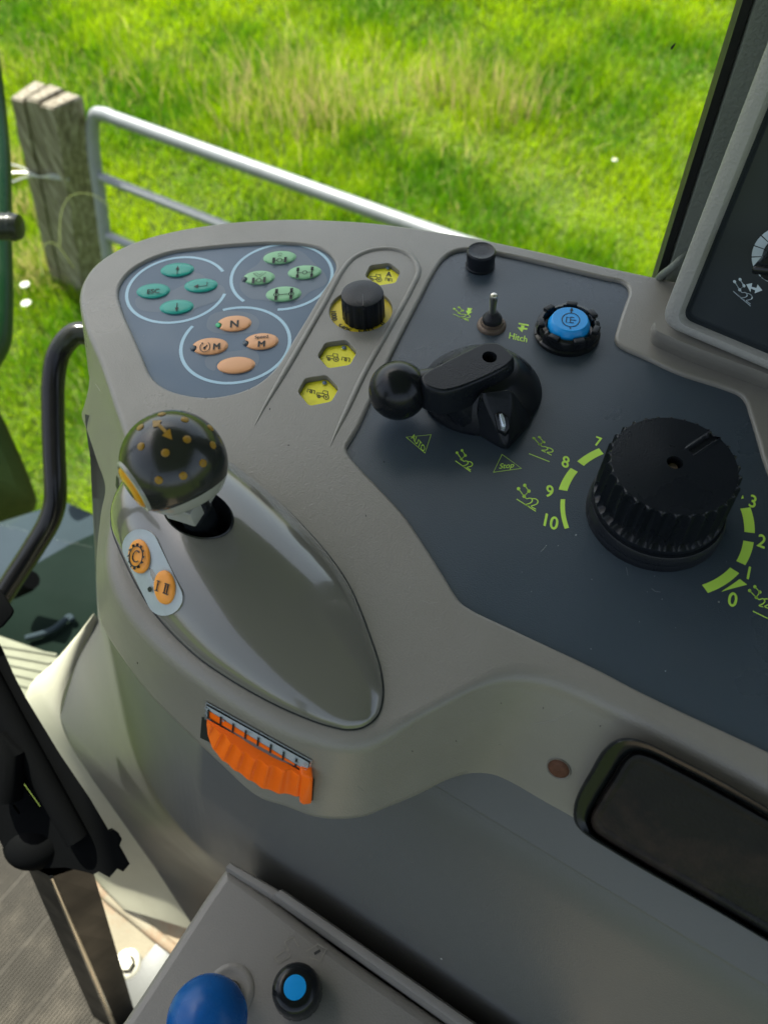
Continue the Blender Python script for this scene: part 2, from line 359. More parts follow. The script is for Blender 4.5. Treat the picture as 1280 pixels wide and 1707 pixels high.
bq = bot[:, :2]; rings.append(ring2(inset(bq, 0.0008), -HB-0.0018)); rings.append(ring2(inset(bq, 0.0028), -HB-0.0034)); rings.append(ring2(inset(bq, 0.008), -HB-0.0042)); rings.append(ring2(inset(bq, 0.012), -HB+0.004))
mb.loft(rings, K)
holes = []
def recess(o, depth, e=0.0012):
    hr = [ring2(inset(o, -e), 0), ring2(inset(o, -e*0.62), -e*0.08), ring2(inset(o, -e*0.29), -e*0.29), ring2(inset(o, -e*0.08), -e*0.62), ring2(o, -e), ring2(o, -depth)]
    mb.loft(hr, K); holes.append(inset(o, -e))
recess(MEM, 0.0035, 0.0014); recess(NAV, 0.0035, 0.0016); recess(DIAL, 0.004, 0.0005)
for h in HEX: recess(h, 0.0055, 0.0004)
inner = inset(SO, r+0.002)
fill(mb, inner, holes, lambda x, y: (x, y, Z0), K)
# raised bead round the switch channel
def bead(px, rad):
    q = spline([P(*p, 0) for p in px], 8, False); n = len(q); rr = []
    for i in range(n):
        e = min(i, n-1-i)/max(1, n*0.16); rr.append(rad*min(1, 0.12+e))
    pts = [np.array([p[0], p[1], Z0-rr[i]*0.38]) for i, p in enumerate(q)]; mb.tube(pts, rr, K, 12)
bead([(424, 711), (441, 678), (462, 642), (500, 577), (540, 507), (579, 440), (595, 426.5), (622, 416.5), (654, 415), (679, 423), (692, 436), (697, 452), (686, 480), (646, 552), (606, 624), (575, 690), (561, 719), (550, 745)], 0.0020)
SHB = BVHTree.FromPolygons([Vector(v) for v in mb.v], mb.f)
def RC(bvh, off=0.0):
    def fn(px, py):
        d = Vector(ray(px, py)).normalized(); h = bvh.ray_cast(Vector(CAM), d)
        if h[0] is None: return PD(px, py, 0.36)
        n = h[1] if h[1].dot(d) < 0 else -h[1]; return np.array(h[0]+n*off)
    return fn

for pts in ([(668, 1203), (675, 1210), (688, 1213)], [(890, 1207), (925, 1200), (952, 1184)], [(830, 1241), (838, 1240)], [(640, 1109), (648, 1111), (652, 1108)], [(596, 1310), (606, 1318)], [(700, 1000), (716, 1006), (730, 1004)], [(300, 700), (318, 690), (340, 688)], [(560, 800), (575, 806)], [(1010, 1250), (1040, 1262)], [(160, 640), (168, 652)]): stroke(mb, pts, .00016, 'pod_bezel', RC(SHB, .00012))
for i, p in enumerate([(878, 1193), (687, 1252), (1275, 1225), (712, 1164), (835, 1172), (450, 682), (372, 710), (640, 770), (905, 1180), (520, 1300), (760, 1235), (230, 1105), (240, 560), (1000, 1210), (610, 860), (700, 930)]): poly_px(mb, ell(p, .9+.5*(i % 3), .7+.3*(i % 2), i, 7), 'icon_black' if i % 3 else 'scale_frame', RC(SHB, .00012))
shell = mb.build('top_shell', console); shell['label'] = 'warm grey moulded plastic shell with softly rounded edges'

# ---------------------------------------------------------------- left membrane keypad
ZM = -0.0018
mb = MB(); f0 = onz(ZM)
fill(mb, MEM, [], lambda x, y: (x, y, Z0+ZM), 'membrane')
R1 = circle_from_bbox((209, 381.5, 427, 540.5), ZM); R2 = circle_from_bbox((383, 556.5, 406.5, 517.5), ZM); R3 = circle_from_bbox((299, 486, 511, 641), ZM)
def ang(C, px, z=ZM): q = P(*px, z); return math.atan2(q[1]-C[1], q[0]-C[0])
def ringarc(mb, C, R, w, a0, a1, k, z, n=60):
    while a1 < a0: a1 += 2*PI
    vs = []
    for i in range(n+1):
        a = a0+(a1-a0)*i/n
        for rr in (R, R-w): vs.append((C[0]+rr*math.cos(a), C[1]+rr*math.sin(a), Z0+z))
    mb.add(vs, [[2*i, 2*i+1, 2*i+3, 2*i+2] for i in range(n)], k, False)
ringarc(mb, R1[0], R1[1], 0.0019, ang(R1[0], (374, 452)), ang(R1[0], (377, 490)), 'pale_blue_print', ZM+0.00012)
ringarc(mb, R2[0], R2[1], 0.0019, ang(R2[0], (463, 516)), ang(R2[0], (410, 500)), 'pale_blue_print', ZM+0.00012)
ringarc(mb, R3[0], R3[1], 0.0019, ang(R3[0], (322, 544)), ang(R3[0], (372, 517)), 'pale_blue_print', ZM+0.00012)
fp = onz(ZM+0.00008)
def blob(cs): poly_px(mb, [tuple(p[:2]) for p in spline(cs, 6)], 'membrane_pad', fp)
blob([(226, 500), (234, 494), (262, 494), (300, 478), (313, 470), (305, 462), (312, 455), (335, 457), (350, 470), (372, 478), (376, 487), (368, 497), (345, 508), (325, 515), (318, 524), (280, 520), (240, 518), (229, 512)])
blob([(400, 478), (410, 455), (430, 440), (445, 420), (468, 414), (500, 418), (525, 440), (541, 455), (545, 470), (515, 488), (500, 500), (470, 505), (440, 500), (415, 496)])
blob([(345, 545), (350, 527), (365, 520), (385, 518), (420, 524), (432, 535), (428, 550), (405, 556), (370, 556), (352, 552)])
blob([(342, 600), (352, 590), (385, 586), (425, 585), (432, 595), (428, 610), (400, 604), (362, 604), (358, 618), (345, 612)])
keypad = mb.build('membrane_panel', console); keypad['label'] = 'slate blue keypad sheet with three pale rings'
def keybutton(c, a, b, k, icon, notch=False, lamp='lamp_dark', name='button', label=None):
    mb = MB(); t = -0.075; n = 40; R = []
    for sc, z in ((1.06, 0.0000), (1.0, 0.0004), (0.93, 0.0009), (0.8, 0.0012), (0.5, 0.0014), (0.2, 0.0015), (0.02, 0.0015)):
        e = ell(c, a*sc, b*sc, t, n)
        if notch:
            e2 = []
            for x, y in e:
                d = math.hypot(x-(c[0]-a*0.97), (y-(c[1]+a*0.09))*1.25); w = a*0.20
                if d < w: x = c[0]-a*0.97+math.sqrt(max(0, w*w-((y-(c[1]+a*0.09))*1.25)**2))
                e2.append((x, y))
            e = e2
        R.append([P(x, y, ZM+0.0001+z) for x, y in e])
    mb.loft(R, k, True, True, False, True)
    fi = onz(ZM+0.0019); fr = Fr(c, (a*0.72, -a*0.72*0.06), (a*0.05, -b*1.25)); w = 0.00045
    I = 'icon_black'
    if icon == 'up' or icon == 'down':
        s = 1 if icon == 'up' else -1
        stroke(mb, fr.c([(0, -.5*s), (0, .1*s)]), w*1.1, I, fi); poly_px(mb, fr.c([(-.16, .05*s), (.16, .05*s), (0, .55*s)]), I, fi)
    elif icon == 'enter':
        stroke(mb, fr.c([(.5, .45), (.5, -.05), (-.3, -.05)]), w*1.1, I, fi); poly_px(mb, fr.c([(-.25, .2), (-.25, -.3), (-.65, -.05)]), I, fi)
    elif icon in ('ESC', 'N'):
        s = 0.78 if icon == 'ESC' else 1.15
        text(mb, icon, Fr(c, (b*1.35*s*1.05, -b*.10*s), (b*.1, -b*1.12*s)), I, fi, 0.02 if icon == 'ESC' else 0.035)
    elif icon == 'Speed':
        text(mb, 'M', Fr((c[0], c[1]+b*.28), (b*1.3, -b*.1), (b*.1, -b*1.05)), I, fi, 0.04)
        text(mb, 'Speed', Fr((c[0], c[1]-b*.58), (b*.72, -b*.06), (b*.03, -b*.5)), I, fi, 0.03)
    elif icon == 'clockM':
        text(mb, 'M', Fr((c[0]+a*.38, c[1]-b*.02), (b*1.25, -b*.1), (b*.1, -b*1.1)), I, fi, 0.04)
        fc = Fr((c[0]-a*.30, c[1]+b*.05), (b*.62, -b*.05), (b*.05, -b*.62))
        stroke(mb, fc.c(circ(1, n=18, a0=2.2, a1=2.2+5.1)), w, I, fi); stroke(mb, fc.c([(-.1, -.2), (.45, .35)]), w*1.5, I, fi); poly_px(mb, fc.c(circ(.28, (-.1, -.2), 10)[:-1]), I, fi)
        stroke(mb, fc.c([(-.9, .9), (-.5, .95), (-.55, .55)]), w, I, fi)
    elif icon and icon.startswith('axle'):
        def wheel(x, y, h=.38): poly_px(mb, fr.c([(x-.12, y-h), (x+.12, y-h), (x+.12, y+h), (x-.12, y+h)]), I, fi)
        if icon in ('axle1', 'axle2'):
            wheel(-.52, -.3, .36); wheel(.52, -.3, .36); stroke(mb, fr.c([(-.5, -.3), (-.2, -.3)]), w, I, fi); stroke(mb, fr.c([(.2, -.3), (.5, -.3)]), w, I, fi); stroke(mb, fr.c(circ(.22, (0, -.3), 14)[:-1]), w, I, fi, True)
            if icon == 'axle1': stroke(mb, fr.c([(-.14, .18), (0, .32), (.14, .18)]), w*.8, I, fi); stroke(mb, fr.c([(-.2, .45), (0, .62), (.2, .45)]), w*.8, I, fi)
            else: stroke(mb, fr.c([(-.55, .55), (0, .05), (.6, .6)]), w*.8, I, fi); stroke(mb, fr.c([(-.2, .55), (0, .3), (.3, .6)]), w*.7, I, fi); stroke(mb, fr.c([(-.55, .58), (-.2, .6)]), w*.6, I, fi)
        else:
            for x in (-.62, .62):
                wheel(x, .42, .22); wheel(x, -.42, .22); stroke(mb, fr.c([(x, -.4), (x, .4)]), w*1.4, I, fi)
            if icon == 'axle3': stroke(mb, fr.c([(-.6, 0), (-.2, 0)]), w, I, fi); stroke(mb, fr.c([(.2, 0), (.6, 0)]), w, I, fi); stroke(mb, fr.c(circ(.2, (0, 0), 12)[:-1]), w, I, fi, True)
            else:
                stroke(mb, fr.c([(-.42, 0), (.42, 0)]), w, I, fi)
                for x in (-.62, .62): stroke(mb, fr.c(circ(.2, (x, 0), 12)[:-1]), w, I, fi, True)
    o = mb.build(name, keypad)
    if label: o['label'] = label
    if notch:
        l = MB(); q = (c[0]-a*1.0, c[1]+a*0.09); l.loft([[P(x, y, ZM+z) for x, y in ell(q, a*.17*s, a*.145*s, 0, 16)] for s, z in ((1, .0001), (.9, .0007), (.4, .001))], lamp, True, True, False, True)
        lo = l.build('indicator_lamp', keypad)
        if lamp == 'lamp_green': lo['label'] = 'lit green indicator lamp'
keybutton((296, 450), 26.5, 11, 'teal_button', 'up', label='teal button with up arrow')
keybutton((256, 485.3), 26.5, 11.8, 'teal_button', 'ESC', label='teal button marked ESC')
keybutton((335.5, 476), 26.5, 11, 'teal_button', 'enter', label='teal button with return arrow')
keybutton((295, 511.8), 27, 11.5, 'teal_button', 'down', label='teal button with down arrow')
keybutton((466.5, 429.5), 26, 10.5, 'sage_button', 'axle1', label='pale green button with one axle and chevrons')
keybutton((508, 454), 26.5, 11, 'sage_button', 'axle3', label='pale green button with two wheel bars')
keybutton((432, 463), 25, 11, 'sage_button', 'axle2', True, label='pale green button with axle under a sight line')
keybutton((473, 490.3), 28, 12, 'sage_button', 'axle4', label='pale green button with two axles')
keybutton((391, 539.5), 27, 12.5, 'peach_button', 'N', True, 'lamp_green', label='peach button marked N')
keybutton((436, 569.3), 27, 13, 'peach_button', 'Speed', True, label='peach button marked Speed M')
keybutton((350.5, 577.5), 28.5, 13.3, 'peach_button', 'clockM', True, label='peach button with gauge and M')
keybutton((394, 609), 30, 13.3, 'peach_button', None, label='blank peach button')

# ---------------------------------------------------------------- hexagonal yellow keys
def tractor_icon(mb, fr, fn, w, I='icon_black', impl=None, A=False):
    stroke(mb, fr.c([(-.62, -.18), (-.95, -.12), (-.93, .12), (-.2, .22), (-.12, .62), (.42, .62), (.50, .05)]), w, I, fn)
    stroke(mb, fr.c([(-.35, -.2), (.0, -.2)]), w, I, fn); stroke(mb, fr.c([(-.2, .2), (.1, .2)]), w, I, fn)
    stroke(mb, fr.c(circ(.33, (.30, -.20), 16)[:-1]), w, I, fn, True); stroke(mb, fr.c(circ(.20, (-.62, -.30), 14)[:-1]), w, I, fn, True)
    poly_px(mb, fr.c(circ(.13, (.30, -.20), 10)[:-1]), I, fn); poly_px(mb, fr.c(circ(.08, (-.62, -.30), 8)[:-1]), I, fn)
def implement_icon(mb, fr, fn, w, I='icon_black'):
    stroke(mb, fr.c([(-.6, -.2), (-.6, .35), (.6, .35), (.6, -.25)]), w, I, fn); stroke(mb, fr.c(circ(.16, (0, 0), 10)[:-1]), w, I, fn, True)
    for a in range(6): stroke(mb, fr.c([(.16*math.cos(a*1.05), .16*math.sin(a*1.05)), (.3*math.cos(a*1.05), .3*math.sin(a*1.05))]), w*.8, I, fn)
ZH = -0.003
hk = []
for i, h in enumerate(HEX):
    mb = MB(); q = inset(h, 0.0002)
    mb.loft([ring2(q, ZH-0.002), ring2(q, ZH-0.0003), ring2(inset(q, 0.0006), ZH), ring2(inset(q, 0.0012), ZH)], 'yellow_key'); fill(mb, inset(q, 0.0012), [], lambda x, y: (x, y, Z0+ZH), 'yellow_key')
    c = np.mean([HEXPX[i][j] for j in range(6)], 0); fn = onz(ZH+0.0002); w = 0.00045
    if i == 0:
        tractor_icon(mb, Fr((628, 463.5), (12.5, 1.4), (1, -10.5)), fn, w); implement_icon(mb, Fr((647.5, 466.5), (9, 1.2), (1, -8)), fn, w)
        text(mb, 'A', Fr((648, 457), (13, 1), (1, -11.5)), 'icon_black', fn, .03)
    elif i == 1:
        tractor_icon(mb, Fr((556.5, 596), (12.5, 1.8), (1, -11)), fn, w); implement_icon(mb, Fr((576, 599.5), (10.5, 1.6), (1, -10)), fn, w)
    else:
        implement_icon(mb, Fr((518.5, 653), (10, 2), (1, -9.5)), fn, w); tractor_icon(mb, Fr((540, 658.5), (13, 2.4), (1, -12)), fn, w)
    lp = [(646.5, 446), (573.5, 579.5), (541, 638)][i]
    mb.loft([[P(x, y, ZH+z) for x, y in ell(lp, 4*s, 3.4*s, 0, 14)] for s, z in ((1, .0001), (.9, .0008), (.4, .0011))], 'membrane', True, True, False, True)
    o = mb.build('hex_button', console); o['label'] = ['yellow hexagonal key with tractor, implement and letter A', 'yellow hexagonal key with tractor ahead of implement', 'yellow hexagonal key with implement ahead of tractor'][i]
# yellow dial plate under the small speed knob
mb = MB(); ZD = -0.0022
fill(mb, inset(DIAL, 0.0001), [], lambda x, y: (x, y, Z0+ZD), 'yellow_dial')
def arctext(txt, C, R, a, size, k, z, bold=0.03):
    C = np.array(C); fnw = lambda x, y: np.array([C[0]+R*math.cos(a), C[1]+R*math.sin(a), Z0+z])+np.array([-math.sin(a), math.cos(a), 0])*x*size*1.0+np.array([-math.cos(a), -math.sin(a), 0])*y*size
    vs, fs = glyphs(txt); xs = [v[0] for v in vs]; ys = [v[1] for v in vs]; cx = (min(xs)+max(xs))/2; cy = (min(ys)+max(ys))/2
    for i, (dx, dy) in enumerate(((-bold, 0), (bold, 0))): mb.add([fnw(x-cx+dx, y-cy+dy)+np.array([0, 0, 2e-5*i]) for x, y in vs], fs, k, False)
for tx, px, s in (('1000', (556, 527), .0044), ('540E', (574, 547), .0044), ('540', (592, 546), .003), ('EAD', (611, 554), .0046), ('0', (640, 541), .0046)):
    a = ang(DIALC, px, ZD); arctext(tx, DIALC, DIALR*(.86 if tx != '540' else .70), a, s, 'icon_black', ZD+.0002)
mb.build('dial_plate', console)['label'] = 'round yellow dial plate with black figures'

# ---------------------------------------------------------------- navy panel with lime markings
ZN = -0.0022
mb = MB(); fill(mb, NAV, [], lambda x, y: (x, y, Z0+ZN), 'navy_panel')
fn = onz(ZN+0.00012); LM = 'lime_print'
def z6(x, y): return (850+x/2.977, 650+y/2.977)
_ap = [z6(*p) for p in [(463, 318), (365, 378), (335, 407), (283, 502), (1140, 590), (1160, 705), (1155, 748), (1120, 850), (1090, 882), (950, 968)]]
_aw = np.array([P(*p, ZN)[:2] for p in _ap]); _s = np.linalg.lstsq(np.c_[2*_aw, np.ones(len(_aw))], (_aw**2).sum(1), rcond=None)[0]
KC = np.array([_s[0], _s[1], Z0]); 
def polar(px): q = P(*px, ZN); return math.hypot(q[0]-KC[0], q[1]-KC[1]), math.atan2(q[1]-KC[1], q[0]-KC[0])
def arcseg(oa, ob, ia, ib, n=14):
    oa, ob, ia, ib = [polar(z6(*p)) for p in (oa, ob, ia, ib)]
    def un(a, b): return b+2*PI*round((a-b)/(2*PI))
    o = [(oa[0]+(ob[0]-oa[0])*i/n, oa[1]+(un(oa[1], ob[1])-oa[1])*i/n) for i in range(n+1)]; q = [(ia[0]+(ib[0]-ia[0])*i/n, ia[1]+(un(ia[1], ib[1])-ia[1])*i/n) for i in range(n+1)]
    vs = [(KC[0]+r*math.cos(a), KC[1]+r*math.sin(a), Z0+ZN+.00012) for (r, a) in o+q]; mb.add(vs, [[i, i+1, n+2+i, n+1+i] for i in range(n)], LM, False)
arcseg((332, 355), (440, 290), (365, 378), (463, 318)); arcseg((240, 495), (300, 388), (283, 502), (335, 407)); arcseg((250, 543), (270, 690), (273, 543), (292, 685))
arcseg((1190, 583), (1212, 712), (1140, 590), (1160, 705)); arcseg((1207, 757), (1165, 870), (1155, 748), (1120, 850)); arcseg((1135, 910), (980, 1008), (1090, 882), (950, 968))
poly_px(mb, [z6(*p) for p in [(1046, 1001), (1090, 972), (1138, 938), (1175, 966)]], LM, fn); poly_px(mb, [z6(*p) for p in [(1145, 540), (1153, 522), (1158, 538)]], LM, fn)
for tx, p, h in (('7', (437, 257), 46), ('8', (275, 357), 55), ('9', (195, 503), 58), ('10', (204, 655), 62), ('3', (1203, 553), 60), ('2', (1247, 750), 62), ('1', (1183, 908), 62), ('0', (1103, 1040), 68)):
    s = h/2.977/0.69; text(mb, tx, Fr(z6(*p), (s*.93, s*.36), (s*.20, -s*.97)), LM, fn, .022)
def hitch(fr, k, f, w, line=True, mode=0):
    for p in ((-.95, .55), (-.55, .95), (-.1, .6), (-.35, .1)): poly_px(mb, fr.c(circ(.14, p, 10)[:-1]), k, f)
    stroke(mb, fr.c([(-.55, .95), (-.1, .6), (-.35, .1), (-.95, .55)]), w, k, f)
    s22 = [(-.35, .1), (-.1, -.02), (.15, .1), (.3, .08), (.38, -.08), (.25, -.3), (-.05, -.52), (.30, -.56)]
    stroke(mb, fr.c([p[:2] for p in spline(s22, 5, False)]), w, k, f); s2 = [(.3, .10), (.62, .16), (.82, .04), (.80, -.18), (.6, -.36), (.42, -.5), (.85, -.62)]
    stroke(mb, fr.c([p[:2] for p in spline(s2, 5, False)]), w, k, f)
    if line: stroke(mb, fr.c([(-.85, -.28), (.9, -.78)] if mode == 0 else [(-1.0, -.75), (.6, -1.15)]), w, k, f)
W = 0.00050
hitch(Fr(z6(88, 540), (20, 6), (6, -20)), LM, fn, W)                                   # by 9 / 10
hitch(Fr(z6(165, 282), (19, 8), (4, -12)), LM, fn, W, False); stroke(mb, [z6(93, 316), z6(195, 356)], W, LM, fn)
hitch(Fr(z6(1240, 1040), (20, 4), (2, -20)), LM, fn, W, False); stroke(mb, [z6(1203, 1098), z6(1330, 1160)], W, LM, fn)
hitch(Fr((774, 769), (16, 6), (5, -15.5)), LM, fn, W*.9)
hitch(Fr((770, 524), (16, 4), (4, -10)), LM, fn, W*.8); poly_px(mb, [(779, 513), (787, 514), (784, 519), (787, 520), (780, 525), (776, 518), (779, 518)], LM, fn)
text(mb, 'Hitch', Fr((863.5, 562.5), (14.2, 3.2), (2.4, -14.5)), LM, fn, .015)
poly_px(mb, [(864, 538), (881, 541), (881, 543.5), (864, 540.5)], LM, fn); poly_px(mb, [(868, 542), (874, 543), (873, 546), (879, 547), (878, 550), (872, 549), (870, 554), (865, 549), (862, 545), (868, 546)], LM, fn)
def z5(x, y): return (580+x/3.556, 560+y/3.556)
stroke(mb, [z5(345, 600), z5(492, 585), z5(456, 694)], W*.9, LM, fn, True); text(mb, 'AUTO', Fr(z5(416, 632), (7.6, 8.6), (4.5, -13)), LM, fn, .01)
stroke(mb, [z5(912, 702), z5(1027, 785), z5(861, 808)], W*.9, LM, fn, True); text(mb, 'Stop', Fr(z5(940, 773), (13.6, -1.3), (3.5, -12.5)), LM, fn, .01)
fl2 = onz(ZN+.00016)
for i, p in enumerate([(105, 1000), (405, 940), (455, 818), (680, 1002), (716, 924), (753, 1038), (767, 880), (1034, 1052), (1024, 405), (238, 773), (575, 838), (820, 1180), (770, 1395), (400, 1285), (1072, 852), (326, 720), (60, 905), (640, 1150)]):
    q = z6(*p); s_ = (.7, 1.0, .6, .8, 1.1, 1.3, .9, 2.0)[i % 8]; poly_px(mb, ell(q, s_, s_*.7, i, 7), 'scale_frame', fl2)
for a, b, c in (((150, 805), (165, 790), (181, 770)), ((575, 880), (580, 900), (583, 920)), ((700, 985), (720, 1000), (745, 1003))): stroke(mb, [z6(*p) for p in (a, b, c)], .00018, 'scale_frame', fl2)
mb.build('control_panel', console)['label'] = 'dark navy panel with lime green scale and symbols'

# ---------------------------------------------------------------- dome housing under the joystick
DO = edge_px([(186, 866), (189, 888), (197, 910), (206, 930), (228, 975), (257, 1021), (322, 1089), (373, 1126), (451, 1171), (524, 1203), (553, 1212), (580, 1217), (605, 1213), (629, 1194), (638, 1166), (636, 1124), (618, 1064), (580, 973), (537, 913), (472, 844), (425, 803), (385, 775),
              (340, 758), (290, 762), (245, 785), (215, 815), (196, 842)], 10, 300)
ZS = 0.021
SLOT = np.array([P(*p, ZS)[:2] for p in ell((333, 862), 60, 40, 0.30, 48)])
gx = [(x, y) for x in np.arange(DO[:, 0].min(), DO[:, 0].max(), 0.0022) for y in np.arange(DO[:, 1].min(), DO[:, 1].max(), 0.0022)]
dd = lambda p: np.min(np.hypot(DO[:, 0]-p[0], DO[:, 1]-p[1]))
gx = [p for p in gx if inpoly(p, DO) and dd(p) > 0.0088 and np.min(np.hypot(SLOT[:, 0]-p[0], SLOT[:, 1]-p[1])) > 0.0012]
ring_in = [tuple(p) for q, st2 in ((.0005, 1), (.0012, 1), (.0021, 1), (.0033, 1), (.0048, 2), (.0064, 2), (.0080, 2)) for p in inset(DO, q)[::st2] if np.min(np.hypot(SLOT[:, 0]-p[0], SLOT[:, 1]-p[1])) > 0.0008 and not inpoly(p, SLOT)]
r_ = geometry.delaunay_2d_cdt([Vector(p) for p in [tuple(a) for a in DO]+[tuple(a) for a in SLOT]+ring_in+gx], [(i, (i+1) % 300) for i in range(300)]+[(300+i, 300+(i+1) % 48) for i in range(48)], [], 0, 1e-7)
V2 = np.array([(v.x, v.y) for v in r_[0]]); F2 = [list(f) for f in r_[2] if inpoly(sum((r_[0][i] for i in f), Vector((0, 0)))/3, DO)]
E2 = np.array(list({(min(a, b), max(a, b)) for f in F2 for a, b in zip(f, f[1:]+f[:1])}))
tip, head = P(612, 1205)[:2], P(270, 800)[:2]; ax = (head-tip)/np.linalg.norm(head-tip); lat = np.array([-ax[1], ax[0]])
so_, to_ = (DO-tip)@ax, (DO-tip)@lat; sg = np.linspace(so_.min(), so_.max(), 400); i0, i1 = int(np.argmin(so_)), int(np.argmax(so_))
def chain(a, b): 
    k = [(a+j) % 300 for j in range((b-a) % 300+1)]; return so_[k], to_[k]
sa, ta_ = chain(i0, i1); sb, tb_ = chain(i1, i0); oa, ob = np.argsort(sa), np.argsort(sb)
A_t, B_t = np.interp(sg, sa[oa], ta_[oa]), np.interp(sg, sb[ob], tb_[ob]); mid_t, half = (A_t+B_t)/2, np.abs(A_t-B_t)/2
ker = np.ones(9)/9; sm_ = lambda q: np.r_[q[:4], np.convolve(q, ker, 'valid'), q[-4:]]
cw = sm_(sm_(half)); sv, tv = (V2-tip)@ax, (V2-tip)@lat; hw = np.interp(sv, sg, half); ml_ = np.interp(sv, sg, mid_t); cwv = np.interp(sv, sg, cw)
sn = np.clip((sv-sg[0])/(sg[-1]-sg[0]), 0, 1); lat_ = np.clip(np.abs(tv-ml_)/np.maximum(hw, 1e-6), 0, 1)
Hd = .0262*np.power(np.clip(cwv/cw.max(), 0, 1), .75)*(.50+.56*np.clip(sn/.8, 0, 1))*np.power(np.maximum(1-lat_**2.2, 0), .6)-.0004
V3 = [np.array([x, y, Z0+h]) for (x, y), h in zip(V2, Hd)]
DB = BVHTree.FromPolygons([Vector(v) for v in V3], F2)
mb = MB(); mb.add(V3, [f for f in F2 if not inpoly(V2[f].mean(0), SLOT)], 'dome_plastic', True)
dome = mb.build('joystick_housing', console); dome['label'] = 'glossy olive grey teardrop dome under the joystick'
mb = MB()                                   # parting line round the dome
ringv = ring2(inset(DO, -0.0004), 0.00025); rin = ring2(inset(DO, 0.0003), 0.00045); mb.loft([ringv, rin], 'icon_black', True, False); mb.build('parting_seam', console)
def onDome(off): 
    f = RC(DB, off); return f
slotH = [Vector((p[0], p[1], Z0+0.2)) for p in SLOT]; slot3 = []
for p in slotH:
    h = DB.ray_cast(p, Vector((0, 0, -1))); slot3.append(np.array(h[0]) if h[0] else np.array([p[0], p[1], Z0+0.018]))
sc_ = np.mean(slot3, 0); mb = MB(); rg = []
for s, dz in ((1.01, 0.0004), (0.985, 0.0010), (0.95, 0.0006), (0.90, -0.004), (0.7, -0.010), (0.3, -0.013), (0.02, -0.013)): rg.append([sc_+(p-sc_)*np.array([s, s, s])+np.array([0, 0, dz]) for p in slot3])
mb.loft(rg, 'black_satin', True, True, False, True); mb.build('rubber_boot', dome)
# pill shaped key plate
def pill(c0, c1, w, n=16):
    c0, c1 = np.array(c0), np.array(c1); d = (c1-c0)/np.linalg.norm(c1-c0); s = np.array([-d[1], d[0]]); a0 = math.atan2(s[1], s[0])
    return [(c1[0]+w*math.cos(a0-PI*i/n), c1[1]+w*math.sin(a0-PI*i/n)) for i in range(n+1)]+[(c0[0]+w*math.cos(a0-PI-PI*i/n), c0[1]+w*math.sin(a0-PI-PI*i/n)) for i in range(n+1)]
mb = MB(); c0, c1 = (236.5, 912), (277, 996)
rg = [[onDome(o)(*p) for p in pill(c0, c1, w)] for w, o in ((31, -.0003), (29.5, .0008), (27.5, .0006), (20, .0006), (10, .0006))]
mb.loft(rg[:2], 'dome_plastic'); mb.loft(rg[1:], 'pill_grey', True, True, False, False); poly_px(mb, pill(c0, c1, 10), 'pill_grey', onDome(.0006)); poly_px(mb, ell((253, 982), 3.6, 4.4), 'icon_black', onDome(.0009))
plate = mb.build('key_plate', dome); plate['label'] = 'pale grey pill shaped plate with two orange keys'
for c, ic in (((235.5, 927.5), 'cog'), ((277.5, 979), 'III')):
    mb = MB(); a, b, t = 17.0, 28.5, -0.10
    mb.loft([[onDome(o)(*p) for p in ell(c, a*s, b*s, t, 30)] for s, o in ((1, .0006), (.97, .0013), (.88, .0017), (.6, .002), (.3, .002), (.02, .002))], 'orange_key', True, True, False, True)
    f = onDome(.0026); fr = Fr(c, (13.5, 2.0), (2.2, -21))
    if ic == 'cog':
        stroke(mb, fr.c(circ(.78, n=26)[:-1]), .0006, 'icon_black', f, True); stroke(mb, fr.c(circ(.42, (.05, 0), 16, .75, 5.4)), .0007, 'icon_black', f)
        for i in range(12): q = 2*PI*i/12; stroke(mb, fr.c([(.78*math.cos(q), .78*math.sin(q)), (.98*math.cos(q), .98*math.sin(q))]), .0012, 'icon_black', f)
    else:
        fr = Fr(c, (13.0, 5.0), (3.2, -17))
        for x in (-.55, .38, .68): stroke(mb, fr.c([(x, -.42), (x, .42)]), .0007, 'icon_black', f)
        for x0, x1 in ((-.75, -.35), (.2, .86)):
            for y in (-.45, .45): stroke(mb, fr.c([(x0, y), (x1, y)]), .0005, 'icon_black', f)
    mb.build('button', plate)['label'] = 'orange oval key with a cog ring' if ic == 'cog' else 'orange oval key marked I II'

# ---------------------------------------------------------------- joystick
BC = P(291, 772, 0.060); dpt = -(M.T@(BC-CAM))[2]; BR = 89.0/F*dpt*0.985
stem0 = sc_+np.array([0.001, -0.002, -0.012]); axj = BC-stem0; axj /= np.linalg.norm(axj)
joy = thing('joystick', 'olive black ball joystick with amber dots and arrow standing on the glossy dome', 'joystick', stem0)
AX2 = M@np.array([-.4*.938, .91*.938, .347]); mb = MB(); mb.lathe(BC, [(0.001, -BR*.85), (BR*.40, -BR*.85)]+[(BR*math.cos(a), BR*math.sin(a)) for a in np.linspace(-.95, -.64, 8)], 'ball_skirt', 56, AX2, cap=False)
mb.lathe(BC, [(BR*.99*math.cos(-.64), BR*math.sin(-.64))]+[(BR*1.004*math.cos(a), BR*1.004*math.sin(a)) for a in np.linspace(-.63, PI/2-.01, 30)], 'ball_olive', 64, AX2, cap=False)
ball = mb.build('ball_grip', joy)
def onBall(off):
    def f(px, py):
        d = ray(px, py); d = d/np.linalg.norm(d); oc = CAM-BC; b = oc.dot(d); c = oc.dot(oc)-(BR*1.004)**2; q = b*b-c
        t = -b-math.sqrt(max(q, 0)); p = CAM+d*t; n = (p-BC)/np.linalg.norm(p-BC); return BC+n*(BR*1.004+off)
    return f
def z8(x, y): return (150+x/3.657, 660+y/3.657)
